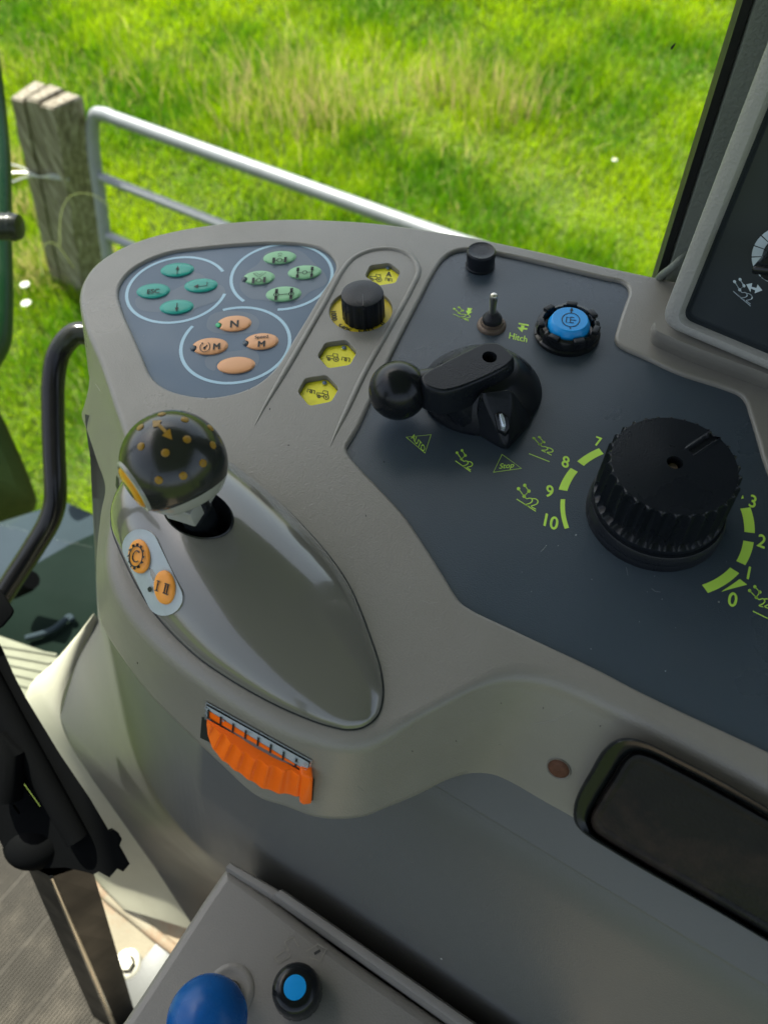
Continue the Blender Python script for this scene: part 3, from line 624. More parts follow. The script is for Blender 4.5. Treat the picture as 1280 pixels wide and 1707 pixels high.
for p in [(440, 112), (580, 145), (309, 192), (735, 195), (593, 265), (313, 308), (750, 300), (461, 347), (690, 410), (570, 487), (421, 513)]:
    mb = MB(); c = onBall(0)(*z8(*p)); n = (c-BC)/np.linalg.norm(c-BC); mb.lathe(c, [(.0016, -.0003), (.0015, .0003), (.0011, .0005), (.0005, .0006), (.0001, .00062)], 'amber', 16, n, cap=False); mb.build('dot', ball)
mb = MB(); f = onBall(.0004)
ar = [(385, 155), (440, 152), (428, 172), (470, 215), (490, 203), (503, 270), (440, 245), (458, 230), (417, 188), (388, 195)]
poly_px(mb, [z8(*p) for p in ar], 'amber', f); mb.build('arrow_mark', ball)
NB = M@np.array([-.77, -.53, .36]); NB /= np.linalg.norm(NB); mb = MB()
mb.lathe(BC, [(BR*.56, BR*.74), (BR*.53, BR*.90), (BR*.47, BR*.915), (BR*.44, BR*.86)], 'ball_skirt', 40, NB, cap=False); mb.build('button_collar', joy)
mb = MB(); mb.lathe(BC, [(BR*.44, BR*.80), (BR*.43, BR*.91), (BR*.38, BR*.955), (BR*.2, BR*.985), (.0001, BR*.99)], 'amber_button', 40, NB, cap=False); mb.build('thumb_button', joy)
mb = MB(); mb.tube([stem0, stem0+axj*.008, BC-axj*BR*.75], [.009, .0075, .0075], 'black_satin', 20); mb.build('stem', joy)
e1 = np.cross(axj, [0, 0, 1.0]); e1 /= np.linalg.norm(e1); e2 = np.cross(axj, e1); mb = MB(); mb.box(BC-axj*BR*1.12, (.020, .014, .009), 'ball_skirt', .0008, np.array([e1, e2, axj]).T); mb.build('stem_collar', joy)

# ================================================================== OTHER CONTROLS ON THE CONSOLE
# small ribbed knob on the yellow dial
zk = zfit((604, 489), (602, 520)); zk = min(max(zk, .014), .022); KT, KR = circle_from_bbox((567.4, 640.5, 469.5, 508.5), zk); kc = np.array([KT[0], KT[1], Z0+ZD])
o = thing('speed_knob', 'small ribbed black knob standing on the round yellow dial', 'knob', kc)
hh = KT[2]-kc[2]; fl = lambda r, a, z: r*(1-0.035*(0.5+0.5*math.cos(18*a))**2) if z < hh*.93 else r
mb = MB(); mb.lathe(kc, [(KR*.90, 0), (KR*1.0, hh*.03), (KR*1.0, hh*.5), (KR*.985, hh*.92), (KR*.95, hh*.985), (KR*.90, hh), (KR*.4, hh*1.005), (.0001, hh*1.005)], 'black_plastic', 144, rfun=fl, cap=False); cap = mb.build('cap', o)
mb = MB(); mb.box(kc+np.array([.0003, -KR*.52, hh*1.012]), (.0008, KR*.8, .0006), 'black_satin', .0001); mb.box(kc+np.array([.0003, -KR*1.0, hh*.5]), (.0012, .0012, hh*.9), 'black_plastic', .0003); mb.build('pointer_line', cap)
# black round cap at the top edge of the navy panel
zk = zfit((801.5, 416), (801.5, 436)); zk = min(max(zk, .009), .014); KT, KR = circle_from_bbox((777.5, 827, 402.5, 432), zk)
mb = MB(); kc = np.array([KT[0], KT[1], Z0+ZN]); hh = KT[2]-kc[2]
mb.lathe(kc, [(KR*1.0, 0), (KR*1.02, hh*.05), (KR*1.02, hh*.12), (KR*.97, hh*.16), (KR*.99, hh*.85), (KR*.96, hh*.95), (KR*.89, hh), (KR*.85, hh*.985), (KR*.4, hh*.985), (.0001, hh*.985)], 'black_plastic', 64, cap=False)
tag(mb.build('blanking_plug'), 'plain smooth black plug at the rear edge of the navy panel', 'plug')
# toggle switch
tb = P(819, 543, ZN); o = thing('toggle_switch', 'metal toggle switch with rusty nut on the navy panel beside the word Hitch', 'switch', tb)
mb = MB(); mb.lathe(tb, [(.0082, 0), (.0080, .0012), (.0072, .0022), (.0066, .0024), (.0062, .0040), (.0001, .0040)], 'rusty_steel', 40, cap=False); mb.build('nut', o)
mb = MB(); mb.lathe(tb, [(.0056, .0036), (.0055, .0058), (.0049, .0068), (.0036, .0078), (.0028, .0098), (.0022, .0101), (.0001, .0102)], 'black_rubber', 32, cap=False); mb.build('rubber_boot', o)
zt_ = zfit((823, 490), (819, 540)); zt_ = min(max(zt_, .022), .03); tp = P(823, 491, zt_); d = tp-tb; mb = MB(); mb.tube([tb+d*.35, tb+d*.6, tb+d*.85, tb+d*.95, tb+d*.99, tb+d*1.0], [.0015, .0018, .0022, .0022, .0016, .0004], 'steel', 18); mb.build('bat_lever', o)
# blue push button in a black castellated collar
C_, R_ = circle_from_bbox((891, 1002, 506, 588), 0.003); bc = np.array([C_[0], C_[1], Z0+ZN])
o = thing('push_button', 'round blue push button in a notched black collar on the navy panel', 'push button', bc)
nf = lambda r, a, z: r*(.93 if (math.sin(a*4+.5) > .72 and z > .003) else 1.0)
mb = MB(); mb.lathe(bc, [(R_*.98, 0), (R_*1.0, .001), (R_*1.0, .0025), (R_*.95, .0032), (R_*.95, .0070), (R_*.91, .0085), (R_*.80, .0090), (R_*.76, .0083), (R_*.72, .0055), (R_*.66, .0052), (R_*.64, .002)], 'black_satin', 160, rfun=nf, cap=False); col = mb.build('collar', o)
mb = MB()
for i in range(7):
    a = .4+i*2*PI/7; mb.box(bc+np.array([math.cos(a)*R_*.84, math.sin(a)*R_*.84, .0088]), (.006, .0035, .0022), 'black_plastic', .0005, np.array([[math.cos(a+1.57), -math.sin(a+1.57), 0], [math.sin(a+1.57), math.cos(a+1.57), 0], [0, 0, 1]]))
mb.build('collar_teeth', col)
mb = MB(); zb = .0125; CB, RB = circle_from_bbox((920, 980, 511, 553), zb+ZN); C2, R2b = circle_from_bbox((915, 986, 512, 561), .009+ZN); bb = np.array([CB[0], CB[1], bc[2]])
mb.lathe(bb, [(R2b, .002), (R2b, .0085), (R2b*.98, .0093), (RB*1.02, zb-.0003), (RB*.985, zb), (RB*.96, zb), (RB*.5, zb), (.0001, zb)], 'blue_button', 56, cap=False)
f = onz(ZN+zb+.0002); fr = Fr((951, 533), (15, 1), (.8, -11.5)); stroke(mb, fr.c(circ(.98, n=26)[:-1]), .0005, 'icon_black', f, True)
stroke(mb, fr.c([(-.5, .35), (-.05, .35), (-.05, -.4), (-.5, -.4), (-.5, .35)]), .0005, 'icon_black', f); stroke(mb, fr.c([(-.05, .38), (.35, .38)]), .0005, 'icon_black', f); stroke(mb, fr.c([(-.05, -.02), (.6, -.02)]), .0005, 'icon_black', f); stroke(mb, fr.c([(-.05, -.4), (.35, -.4)]), .0005, 'icon_black', f)
stroke(mb, fr.c([(0, .98), (0, 1.3)]), .0005, 'icon_black', f); poly_px(mb, fr.c([(-.2, 1.3), (.2, 1.3), (0, 1.85)]), 'icon_black', f); poly_px(mb, fr.c(circ(.1, (0, -1.2), 8)[:-1]), 'icon_black', f)
mb.build('cap', o)

# ball lever selector
Cb, Rb = circle_from_bbox((700, 902, 580, 727), ZN); zT = zfit((815, 597), (801, 655), ZN); zT = min(max(zT, .028), .044)
hub = P(815, 597, zT); lb = np.array([Cb[0], Cb[1], Z0+ZN])
o = thing('selector_lever', 'black selector lever with a ball end lying over the navy panel', 'lever', lb)
mb = MB(); hb = zT-.012; dv = (hub-lb)*np.array([1, 1, 0])
prof = [(1.0, 0.0), (1.0, .07), (.985, .12), (.93, .26), (.84, .46), (.72, .68), (.60, .86), (.52, .97), (.46, 1.03)]
rg = []
for rr, zz in prof: rg.append([lb+dv*min(1, zz)*.9+np.array([Rb*rr*math.cos(2*PI*i/56), Rb*rr*math.sin(2*PI*i/56), (hb-ZN+.004)*zz]) for i in range(56)])
mb.loft(rg, 'black_plastic', True, True, False, True); hubo = mb.build('hub', o)
mb = MB(); mb.hull([P(790, 722, ZN), P(834, 748, ZN), P(845, 750, ZN), P(862, 727, ZN), P(890, 700, ZN), P(790, 690, .006), P(838, 742, .0035), P(846, 742, .0035), P(868, 716, .005), P(800, 655, .024), P(852, 648, .024), P(826, 708, .011), P(856, 700, .0115), P(820, 676, .019), P(852, 672, .019)], 'black_plastic', .0012); mb.build('pointer_fin', hubo)
mb = MB(); q = [P(824, 690, .0165), P(835, 686, .0168), P(848, 694, .016), P(850, 712, .0118), P(843, 722, .0095), P(829, 716, .0105)]
mb.hull(q+[p-np.array([0, 0, .004]) for p in q], 'black_satin', .0005); mb.build('window_rim', hubo)
mb = MB(); q = [P(832, 690, .0180), P(837, 689, .0180), P(841, 697, .0165), P(843, 709, .0140), P(841, 712, .0135), P(836, 711, .0135)]; mb.hull(q+[p-np.array([0, 0, .003]) for p in q], 'scale_frame', .0002); mb.build('pointer_window', hubo)
armpx = [(701, 628), (708, 620), (737.5, 603.6), (760, 592), (782.5, 581), (802, 571.8), (819, 569.3), (833, 571.8), (847, 582.5), (857, 595), (850, 606.4), (827.5, 620.5), (793.7, 636), (762.8, 647.5), (737.5, 652), (722, 649), (706, 641)]
top = resample(spline([P(*p, zT)[:2] for p in armpx], 6), 120); HOLE = np.array([P(*p, zT)[:2] for p in ell((815.7, 595), 12.5, 9.5, .15, 24)])
mb = MB(); zz = zT
mb.loft([ring2(inset(top, .0016), zz), ring2(inset(top, .0013), zz-.0000), ring2(inset(top, .0006), zz-.0004), ring2(inset(top, .0001), zz-.0012), ring2(inset(top, -.0003), zz-.003), ring2(inset(top, -.0014), zz-.0145), ring2(inset(top, .001), zz-.0155), ring2(inset(top, .004), zz-.0155)], 'black_plastic', True, True, False, True)
fill(mb, inset(top, .0016), [HOLE], lambda x, y: (x, y, Z0+zz), 'black_plastic'); mb.loft([ring2(HOLE, zz), ring2(inset(HOLE, .0002), zz-.0006), ring2(inset(HOLE, .0002), zz-.007)], 'black_satin', True, True, False, True)
arm = mb.build('arm', o)
zb_ = zT-.011; bcn = P(663.5, 651, zb_); dp = -(M.T@(bcn-CAM))[2]; br = 49.5/F*dp
mb = MB(); mb.sphere(bcn, br, 'black_satin', 48, 30); mb.build('ball_grip', o)
mb = MB(); mb.tube([bcn+np.array([br*.5, 0, 0]), P(706, 644, zb_+.001), P(716, 643, zb_+.002), P(742, 640, zT-.0085)], [.0094, .0086, .0086, .0080], 'black_plastic', 28); mb.build('neck', o)
# web under the arm, running down its near side into the hub
mb = MB(); mb.hull([P(722, 640, zT-.004), P(738, 651, zT-.004), P(794, 635, zT-.004), P(828, 620, zT-.004), P(716, 634, zT-.015), P(728, 668, zT-.019), P(752, 704, .003), P(775, 716, .001), P(800, 718, .001), P(832, 664, .014), P(815, 600, zT-.010)], 'black_plastic', .003, segs=4); mb.build('web', o)

# large fluted depth knob
KCn = np.array([KC[0], KC[1], Z0+ZN])
zk = zfit((1125, 779), proj(KCn), ZN); zk = min(max(zk, .020), .034); KT, KR = circle_from_bbox((1010.5, 1238.5, 693.5, 862), zk); KR2 = math.dist(P(978, 838, ZN+.004)[:2], KC[:2])
kc = KCn.copy(); hh = KT[2]-kc[2]; off = (KT-kc)*np.array([1, 1, 0])
o = thing('depth_knob', 'large black fluted rotary knob inside the lime scale', 'knob', kc)
mb = MB(); b0 = KR2; mb.lathe(kc, [(b0, 0), (b0*1.0, .003), (b0*.985, .0038), (b0*.985, .0046), (b0*.995, .005), (b0*.97, .0085), (b0*.955, .0092), (b0*.5, .0092)], 'black_plastic', 96, cap=False); mb.build('base_ring', o)
NF = 30
def flr(r, a, z):
    t = (z-.0105)/(hh-.0105); e = min(1, max(0, t/.10))*min(1, max(0, (1.0-t)/.10)) if 0 < t < 1 else 0
    return r-.0030*abs(math.cos(NF*a/2))**.8*(1 if .08 < t < .97 else .55 if t >= .97 else 0)
prof = [(KR*1.035, .0088), (KR*1.035, .0100), (KR*1.03, .0112), (KR*1.03, .0128)]+[(KR*(1.03-.03*t), .0128+(hh-.0128)*t) for t in (.15, .4, .65, .85, .94)]+[(KR*.985, hh*.985), (KR*.955, hh)]
n = 360; mb = MB(); ga = ang(np.array([KT[0], KT[1]]), (1205, 716), zk)
mb.lathe(kc+off, prof, 'black_plastic', n, rfun=flr, cap=False)
rg = []
gd = np.array([math.cos(ga), math.sin(ga)])
for rr in list(np.linspace(.955, .12, 34)):
    row = []
    for i in range(n):
        a = 2*PI*i/n; x, y = KR*rr*math.cos(a), KR*rr*math.sin(a)
        R2 = flr(KR*rr, a, hh) if rr > .95 else KR*rr; x, y = R2*math.cos(a), R2*math.sin(a)
        al = x*gd[0]+y*gd[1]; ac = -x*gd[1]+y*gd[0]; z = hh+.0013*(1-rr)
        if al > KR*.36:
            z += .0004*math.exp(-((abs(ac)-.0024)/.0005)**2) - .0012*max(0, min(1, (.0021-abs(ac))/.0006))
        row.append(kc+off+np.array([x, y, z]))
    rg.append(row)
# lathe uses another angular origin: weld visually by a short skirt
mb.loft(rg, 'black_plastic'); hc = kc+off+np.array([0, 0, hh+.00115])
mb.loft([[hc+np.array([KR*.12*math.cos(2*PI*i/n), KR*.12*math.sin(2*PI*i/n), -d]) for i in range(0, n, 6)] for d in (0, .0004, .006)], 'black_satin', True, True, False, True)
mb.build('cap', o)
mb = MB(); mb.lathe(hc-np.array([0, 0, .0052]), [(KR*.10, 0), (KR*.07, .0022), (.0001, .0026)], 'rusty_steel', 20, cap=False); mb.build('centre_screw', o)

# orange thumbwheel and its silver scale
zA, zB = -.020, -.039
tl = [(346, 1206), (358, 1218), (375, 1231), (391, 1247), (408, 1260), (432, 1273), (458, 1284), (485, 1291), (503, 1296)]
bl = [(345, 1219), (352, 1243), (363, 1261), (385, 1281), (410, 1299), (442, 1318), (470, 1326), (490, 1329), (500, 1330)]
ta = resample(spline([P(*p, zA) for p in tl], 8, False), 160, False); ba = resample(spline([P(*p, zB) for p in bl], 8, False), 160, False)
ck = [P(348, 1200, zA), P(517, 1294, zA)]; back = [ck[0]+(ck[1]-ck[0])*i/159 for i in range(160)]; inn = np.array([-.2, .95, 0])
ph = [(.5-.5*math.cos(2*(PI*7.6*(i/159)**.93+.3)))**1.5 for i in range(160)]
def sh(p, i, k): return np.array(p)+inn*.0017*(1-ph[i])*k
o = thing('thumbwheel', 'orange ribbed thumbwheel set in the console lip under the silver scale', 'thumbwheel', (ta[80]+ba[80])/2)
mb = MB(); rg = [[b for b in back], [sh(p, i, .7)+inn*.0008 for i, p in enumerate(ta)], [sh(p, i, .95)+np.array([0, 0, -.0006]) for i, p in enumerate(ta)], [sh(p*.93+b*.07, i, 1) for i, (p, b) in enumerate(zip(ta, ba))], [sh(p*.5+b*.5, i, 1) for i, (p, b) in enumerate(zip(ta, ba))], [sh(p*.12+b*.88, i, .75) for i, (p, b) in enumerate(zip(ta, ba))], [sh(b, i, .45)+inn*.0004 for i, b in enumerate(ba)], [b+inn*.012-np.array([0, 0, 0]) for b in ba]]
mb.loft(rg, 'wheel_orange', False); mb.build('wheel', o)
mb = MB(); q = [P(501, 1291, zA+.001), P(522, 1300, zA+.001), P(520, 1341, zB-.003), P(500, 1343, zB-.003)]; mb.hull(q+[p+np.array([-.001, .010, .001]) for p in q], 'wheel_orange', .0011); mb.build('stop_tab', o)
mb = MB(); f = RC(SHB, .0004); poly_px(mb, [(338, 1194), (346, 1196), (518, 1287), (525, 1298), (522, 1334), (512, 1330), (498, 1322), (470, 1316), (440, 1306), (410, 1288), (384, 1270), (362, 1252), (350, 1236), (335, 1229)], 'icon_black', f); mb.build('wheel_slot', console)
def quad(u, v): a = np.array((345, 1168)); b = np.array((521, 1266)); c = np.array((516, 1292)); d = np.array((344, 1196)); return tuple((a*(1-u)+b*u)*(1-v)+(d*(1-u)+c*u)*v)
ns = 14
def qpoly(mb, u0, u1, v0, v1, k, off, n=ns):
    f = RC(SHB, off); top = [f(*quad(u0+(u1-u0)*i/n, v0(u0+(u1-u0)*i/n) if callable(v0) else v0)) for i in range(n+1)]; bo = [f(*quad(u0+(u1-u0)*i/n, v1)) for i in range(n+1)]
    mb.add(top+bo, [[i, i+1, n+2+i, n+1+i] for i in range(n)], k, False)
mb = MB(); qpoly(mb, 0, 1, 0, 1, 'scale_frame', .0006); qpoly(mb, .012, .988, .08, .93, 'icon_black', .0008); qpoly(mb, 0, 1, .74, 1.0, 'scale_band', .0010); qpoly(mb, .02, .98, .12, .74, 'scale_silver', .0012)
qpoly(mb, .045, .925, lambda u: .30+.37*u, .73, 'wheel_orange', .0014)
for i in range(8): qpoly(mb, .035+i*.118, .035+i*.118+.018, .22, .74, 'icon_black', .0017, 2)
for u, v in ((.02, .2), (.03, .5), (.19, .35), (.43, .25), (.87, .45), (.955, .3), (.965, .55), (.945, .80), (.975, .15)): poly_px(mb, ell(quad(u, v), 2.6, 1.6, .5, 8), 'scale_frame', RC(SHB, .0020))
sc = mb.build('scale_window', console); sc['label'] = 'silver edged scale with orange wedge and black ticks'
# rusty screw
mb = MB(); f = RC(SHB, 0); c = f(931, 1281); n_ = c-f(931, 1290); nn = np.cross(f(940, 1281)-c, f(931, 1272)-c); nn /= np.linalg.norm(nn); nn = nn if nn.dot(CAM-c) > 0 else -nn
mb.lathe(c, [(.0053, .0001), (.0050, .0007), (.0046, .0003)], 'console_plastic', 28, nn, cap=False); mb.lathe(c, [(.0046, .0002), (.0042, .0007), (.002, .0011), (.0001, .0012)], 'rust_screw', 28, nn, cap=False); mb.build('screw', console)['label'] = 'rusty screw head in the front face'
mb = MB(); f = RC(SHB, .0003); poly_px(mb, [(195, 793), (198, 797), (199, 808), (202, 815), (198, 818), (194, 810)], 'icon_black', f); mb.build('clip_hole', console)

# black recessed pull handle on the front face
hp = plane3(P(1046, 1232, -.006), P(1280, 1352, -.006), P(1012, 1414, -.052))
HO = [(955, 1355), (959, 1332), (984, 1284), (1006, 1248), (1026, 1233), (1048, 1230), (1074, 1236), (1115, 1256), (1184, 1291), (1280, 1347), (1420, 1428), (1500, 1480), (1520, 1530), (1510, 1640), (1490, 1690), (1420, 1655), (1280, 1571), (1184, 1514), (1081, 1456), (1012, 1415), (971, 1388), (958, 1372)]
HI = [(988, 1366), (1000, 1340), (1025, 1300), (1050, 1264), (1062, 1259), (1081, 1263), (1120, 1282), (1184, 1316), (1280, 1370), (1420, 1450), (1470, 1482), (1484, 1520), (1475, 1620), (1455, 1655), (1420, 1637), (1280, 1554), (1184, 1498), (1090, 1444), (1012, 1397), (994, 1384)]
ho = resample(spline(HO, 8), 260); hi = resample(spline(HI, 8), 260); hi = inset(hi, -7)
k0 = int(np.argmin(np.hypot(hi[:, 0]-ho[0, 0], hi[:, 1]-ho[0, 1]))); hi = np.roll(hi, -k0, 0)
o = thing('pull_handle', 'black rounded pull handle with scuffed pad in the grey front face', 'handle', hp.at(1150, 1390))
A = lambda L, off: [hp.at(p[0], p[1], off) for p in L]
mid = lambda t: ho*(1-t)+hi*t
mb = MB(); mb.loft([A(ho, -.008), A(ho, .001), A(mid(.06), .0035), A(mid(.2), .0045), A(mid(.5), .0040), A(mid(.75), .0030), A(mid(.88), .0012), A(mid(.95), -.001), A(hi, -.004)], 'black_satin'); mb.build('rim', o)
cen = hi.mean(0); ins = lambda d: inset(hi, d)
mb = MB(); mb.loft([A(ins(1), -.004), A(ins(3), .0002), A(ins(7), .0022), A(ins(13), .0026), A(ins(20), .0018)], 'worn_pad'); vs, fs = cdt(ins(20)); mb.add([hp.at(x, y, .0018) for x, y in vs], fs, 'worn_pad', False); mb.build('pad', o)

# ================================================================== LOWER SIDE PANEL of the console
S0, S1 = P(450, 1147, -.075), P(1400, 1725, -.075); dS = (S1-S0); dS[2] = 0; dS /= np.linalg.norm(dS); mS = np.array([dS[1], -dS[0], 0])
if mS[1] > 0: mS = -mS
s_l = (P(345, 1083, -.075)-S0).dot(dS); s_r = 0.75
def ks(z): return (-.075-z)*1.0 if z > -.075 else (-.075-z)*.38 if z > -.25 else .0665+(-.25-z)*.03
zr_old = [-.042, -.05, -.058, -.066, -.0735, -.0755, -.078, -.10, -.14, -.2, -.3, -.34, -.39, -.42, -.47, -.6, -.68]
def rowpt(s, z): return S0*np.array([1, 1, 0])+dS*s+mS*(ks(z)-(.0014 if abs(z+.0755) < .001 else 0))+np.array([0, 0, Z0+z])
E_ = [((142, 690), -.042), ((143, 705), -.05), ((145, 722), -.058), ((147.5, 740), -.066), ((150, 755), -.0738), ((150, 756.5), -.0748), ((150, 758), -.0755), ((150, 760), -.0763), ((151, 762), -.0775), ((152, 785), -.10), ((154, 830), -.14), ((158, 910), -.20), ((164, 1031), -.30), ((129, 1102), -.34), ((101, 1195), -.39), ((117, 1240), -.42), ((155, 1300), -.47), ((261, 1450), -.60), ((328, 1553), -.68)]
mb = MB(); cols = 44; grid = []
for (px, z) in E_:
    e = P(*px, z); g = rowpt(s_l+.10*0, z); c = rowpt(s_l-.085, z); k_ = min(1, max(0, (z+.30)/.16)); c = c*(1-k_)+P(*((240, 720) if z > -.09 else (242, 720+(-.09-z)*2200)), z)*k_; row = []
    for i in range(26):
        t = i/25; row.append(e*(1-t)**2+c*2*t*(1-t)+g*t*t)
    for i in range(1, 19): row.append(rowpt(s_l+(s_r-s_l)*i/18, z))
    grid.append(row)
mb.loft(grid, 'side_plastic', False)
side = mb.build('side_panel', console); side['label'] = 'smooth grey lower side panel with a long crease'
# lit cream sill strip next to it
EL = [((164, 1031), (163, 1030), -.30, -.302), ((129, 1102), (96, 1099), -.34, -.36), ((101, 1195), (43, 1162), -.39, -.42), ((117, 1240), (50, 1225), -.42, -.46), ((155, 1300), (70, 1310), -.47, -.52), ((261, 1450), (140, 1440), -.60, -.66), ((328, 1553), (205, 1515), -.68, -.685)]
ra = resample(spline([P(*a, za)+np.array([0, 0, 0]) for a, b, za, zb in EL], 6, False), 60, False); rb = resample(spline([P(*b, zb) for a, b, za, zb in EL], 6, False), 60, False)
mb = MB(); mb.loft([[p+np.array([.004, .004, -.004]) for p in ra], [p for p in ra]]+[[a*(1-t)+b*t+np.array([0, 0, .010*math.sin(PI*t)**.7]) for a, b in zip(ra, rb)] for t in (.08, .2, .4, .6, .8, .93, 1)]+[[p+np.array([-.004, .0, -.05]) for p in rb]], 'cream_trim', False)
tag(mb.build('sill_trim'), 'sunlit cream sill trim curving down beside the grey side panel', 'trim')

# ================================================================== LOWER CONSOLE BOX with blue ball and small knob
ZL = -.22
o = thing('lower_console', 'low grey console box with a raised ridge below the side panel', 'console box', P(480, 1640, -.66))
LB = [(374, 1450), (382, 1447), (392, 1453), (560, 1580), (741, 1707), (900, 1818), (880, 1900), (500, 1960), (120, 1900), (100, 1850), (205, 1702), (290, 1574), (366, 1460)]
bo = resample(spline([P(*p, ZL)[:2] for p in LB], 3), 300)
mb = MB(); mb.loft([ring2(inset(bo, .006), ZL), ring2(inset(bo, .0035), ZL-.0006), ring2(inset(bo, .0012), ZL-.0022), ring2(bo, ZL-.005), ring2(inset(bo, -.004), ZL-.10), ring2(inset(bo, -.010), -.675)], 'box_plastic'); fill(mb, inset(bo, .006), [], lambda x, y: (x, y, Z0+ZL), 'box_plastic'); bx = mb.build('box', o)
mb = MB()
def ridge(p0, p1, q0, q1, h, z0):
    pa, pb = [P(*p, z0+h) for p in (p0, p1)]; qa, qb = [P(*p, z0) for p in (q0, q1)]; w = (pa-qa)*np.array([1, 1, 0])
    rg = []
    for t in np.linspace(0, 1, 12):
        a = pa*(1-t)+pb*t; b = qa*(1-t)+qb*t; d = a-b; d[2] = 0; b0 = np.array([b[0], b[1], Z0+z0-.004])
        rg.append([b0, b0+np.array([0, 0, .004])+d*.06, b+d*.18+np.array([0, 0, h*.5]), b+d*.34+np.array([0, 0, h*.93]), b+d*.5+np.array([0, 0, h]), b+d*.9+np.array([0, 0, h*.97]), b+d*1.05+np.array([0, 0, h*.7]), b+d*1.12+np.array([0, 0, -.02]), b+d*1.12+np.array([0, 0, -.2])])
    mb.loft(rg, 'box_plastic', False); mb.add(rg[0], [list(range(9))], 'box_plastic', False); mb.add(rg[-1], [list(range(9))], 'box_plastic', False)
ridge((470, 1482), (960, 1822), (454, 1500), (900, 1818), .010, ZL); ridge((384, 1438), (478, 1492), (376, 1452), (462, 1506), .004, ZL)
mb.build('ridge', o)
mb = MB(); f = onz(ZL+.0003); W = .0009                      # moulded marks round the knob
stroke(mb, [(458, 1596), (478, 1582), (484, 1594), (466, 1606)], W, 'console_plastic', f, True); stroke(mb, [(482, 1586), (474, 1570), (488, 1562), (498, 1578)], W, 'console_plastic', f); stroke(mb, [(510, 1586), (530, 1574), (544, 1582), (534, 1602), (516, 1596)], W, 'console_plastic', f); stroke(mb, [(524, 1590), (534, 1584)], W*1.6, 'dash_dark', f)
mb.build('moulded_mark', o)
zb = -.150; c = P(346, 1699, zb); dp = -(M.T@(c-CAM))[2]; r_ = 66.5/F*dp
b = thing('ball_lever', 'scuffed blue ball lever rising from the low console box', 'lever', P(375, 1640, ZL))
mb = MB(); mb.sphere(c, r_, 'blue_ball', 48, 32); mb.build('ball_grip', b)
bs = P(384, 1652, ZL); mb = MB(); mb.tube([bs+np.array([0, 0, -.002]), bs*.6+c*.4, c], .006, 'black_satin', 16); mb.build('stem', b)
mb = MB(); mb.lathe(bs, [(.0140, .0003), (.0128, .0010), (.0105, .0011), (.009, .0002), (.007, .0002)], 'box_plastic', 36, cap=False); mb.build('collar', b)
z2 = ZL+.022; KT, KR = circle_from_bbox((455, 533, 1606, 1690), z2-.006); kb = P(497, 1655, ZL); ax2 = KT+np.array([0, 0, .006])-kb; L2 = np.linalg.norm(ax2)
b = thing('valve_knob', 'small black round knob with a bright blue centre on the low console box', 'knob', kb)
mb = MB(); KT_, KR = circle_from_bbox((452, 535, 1603, 1698), z2-.012)
fn2 = lambda r, a, z: r*(1-.03*(math.cos(14*a) > .55)) if z < L2*.8 else r
mb.lathe(kb, [(KR*.98, 0), (KR, .002), (KR*.97, L2*.55), (KR*.92, L2*.8), (KR*.80, L2*.93), (KR*.60, L2), (KR*.46, L2*1.0), (KR*.45, L2*.97)], 'black_satin', 84, ax2, rfun=fn2, cap=False); kn = mb.build('cap', b)
mb = MB(); mb.lathe(kb, [(KR*.455, L2*.96), (KR*.44, L2*1.005), (KR*.3, L2*1.015), (.0001, L2*1.015)], 'blue_button', 36, ax2, cap=False); mb.build('blue_insert', b)

# ================================================================== FLOOR AND COLUMN
ZF = -.70
mb = MB(); fl_ = [(-1.3, -1.3), (1.3, -1.3), (1.3, .10), (-1.3, .10)]; fl_ = [(-1.1, -1.2), (1.2, -1.2), (1.2, .22), (-.27, .22), (-.62, .0), (-1.1, -.2)]
mb.loft([[np.array([x, y, Z0+ZF-d]) for x, y in fl_] for d in (0, .02)], 'floor_rubber', True, False, True, True); fo = mb.build('cab_floor'); fo['kind'] = 'structure'
mz = ZF+.008; q = [P(*p, mz) for p in [(-330, 1560), (-40, 1395), (60, 1380), (115, 1480), (205, 1690), (235, 1810), (-100, 2050)]]
mb = MB(); mb.loft([[p-np.array([0, 0, .008]) for p in q], q], 'mat_grey', True, False); mb.add(q, [list(range(len(q)))], 'mat_grey', False)
a0, a1 = P(-60, 1600, mz), P(100, 1420, mz); dr = (a1-a0)/np.linalg.norm(a1-a0); sd = np.array([dr[1], -dr[0], 0]);
for blk in range(5):                                           # ribbed bands
    for i in range(14):
        p = P(-10, 1490, mz)+sd*(blk*.060-.045+i*.0040); ins_ = [t for t in np.arange(-.22, .22, .006) if inpoly((p+dr*t)[:2], np.array(q)[:, :2])]
        if len(ins_) < 3: continue
        u = [p+dr*ins_[0], p+dr*ins_[-1]]
        mb.hull([x+sd*s*.0011+np.array([0, 0, h]) for x in u for s in (-1, 1) for h in (-.001, .0008)], 'mat_grey')
tag(mb.build('floor_mat'), 'grey ribbed rubber mat on the floor left of the black column', 'floor mat')
bc = P(214, 1607, ZF); o = thing('floor_bolt', 'bright bolt with broad washer in the rusty cab floor', 'bolt', bc)
mb = MB(); mb.lathe(bc, [(.0155, 0), (.0155, .002), (.0145, .0028), (.009, .0028)], 'washer_steel', 36, cap=False); mb.build('washer', o)
mb = MB(); mb.lathe(bc, [(.0085, .0024), (.0085, .0075), (.0070, .0092), (.0001, .0095)], 'washer_steel', 6, smooth=False, cap=False); mb.build('bolt_head', o)
mb = MB(); q = [P(*p, ZF+.002) for p in [(205, 1640), (270, 1560), (310, 1600), (240, 1720)]]; mb.hull(q+[p-np.array([0, 0, .002]) for p in q], 'side_plastic', .0006); tag(mb.build('floor_plate'), 'grey plate at the foot of the black column by the bolt', 'plate')
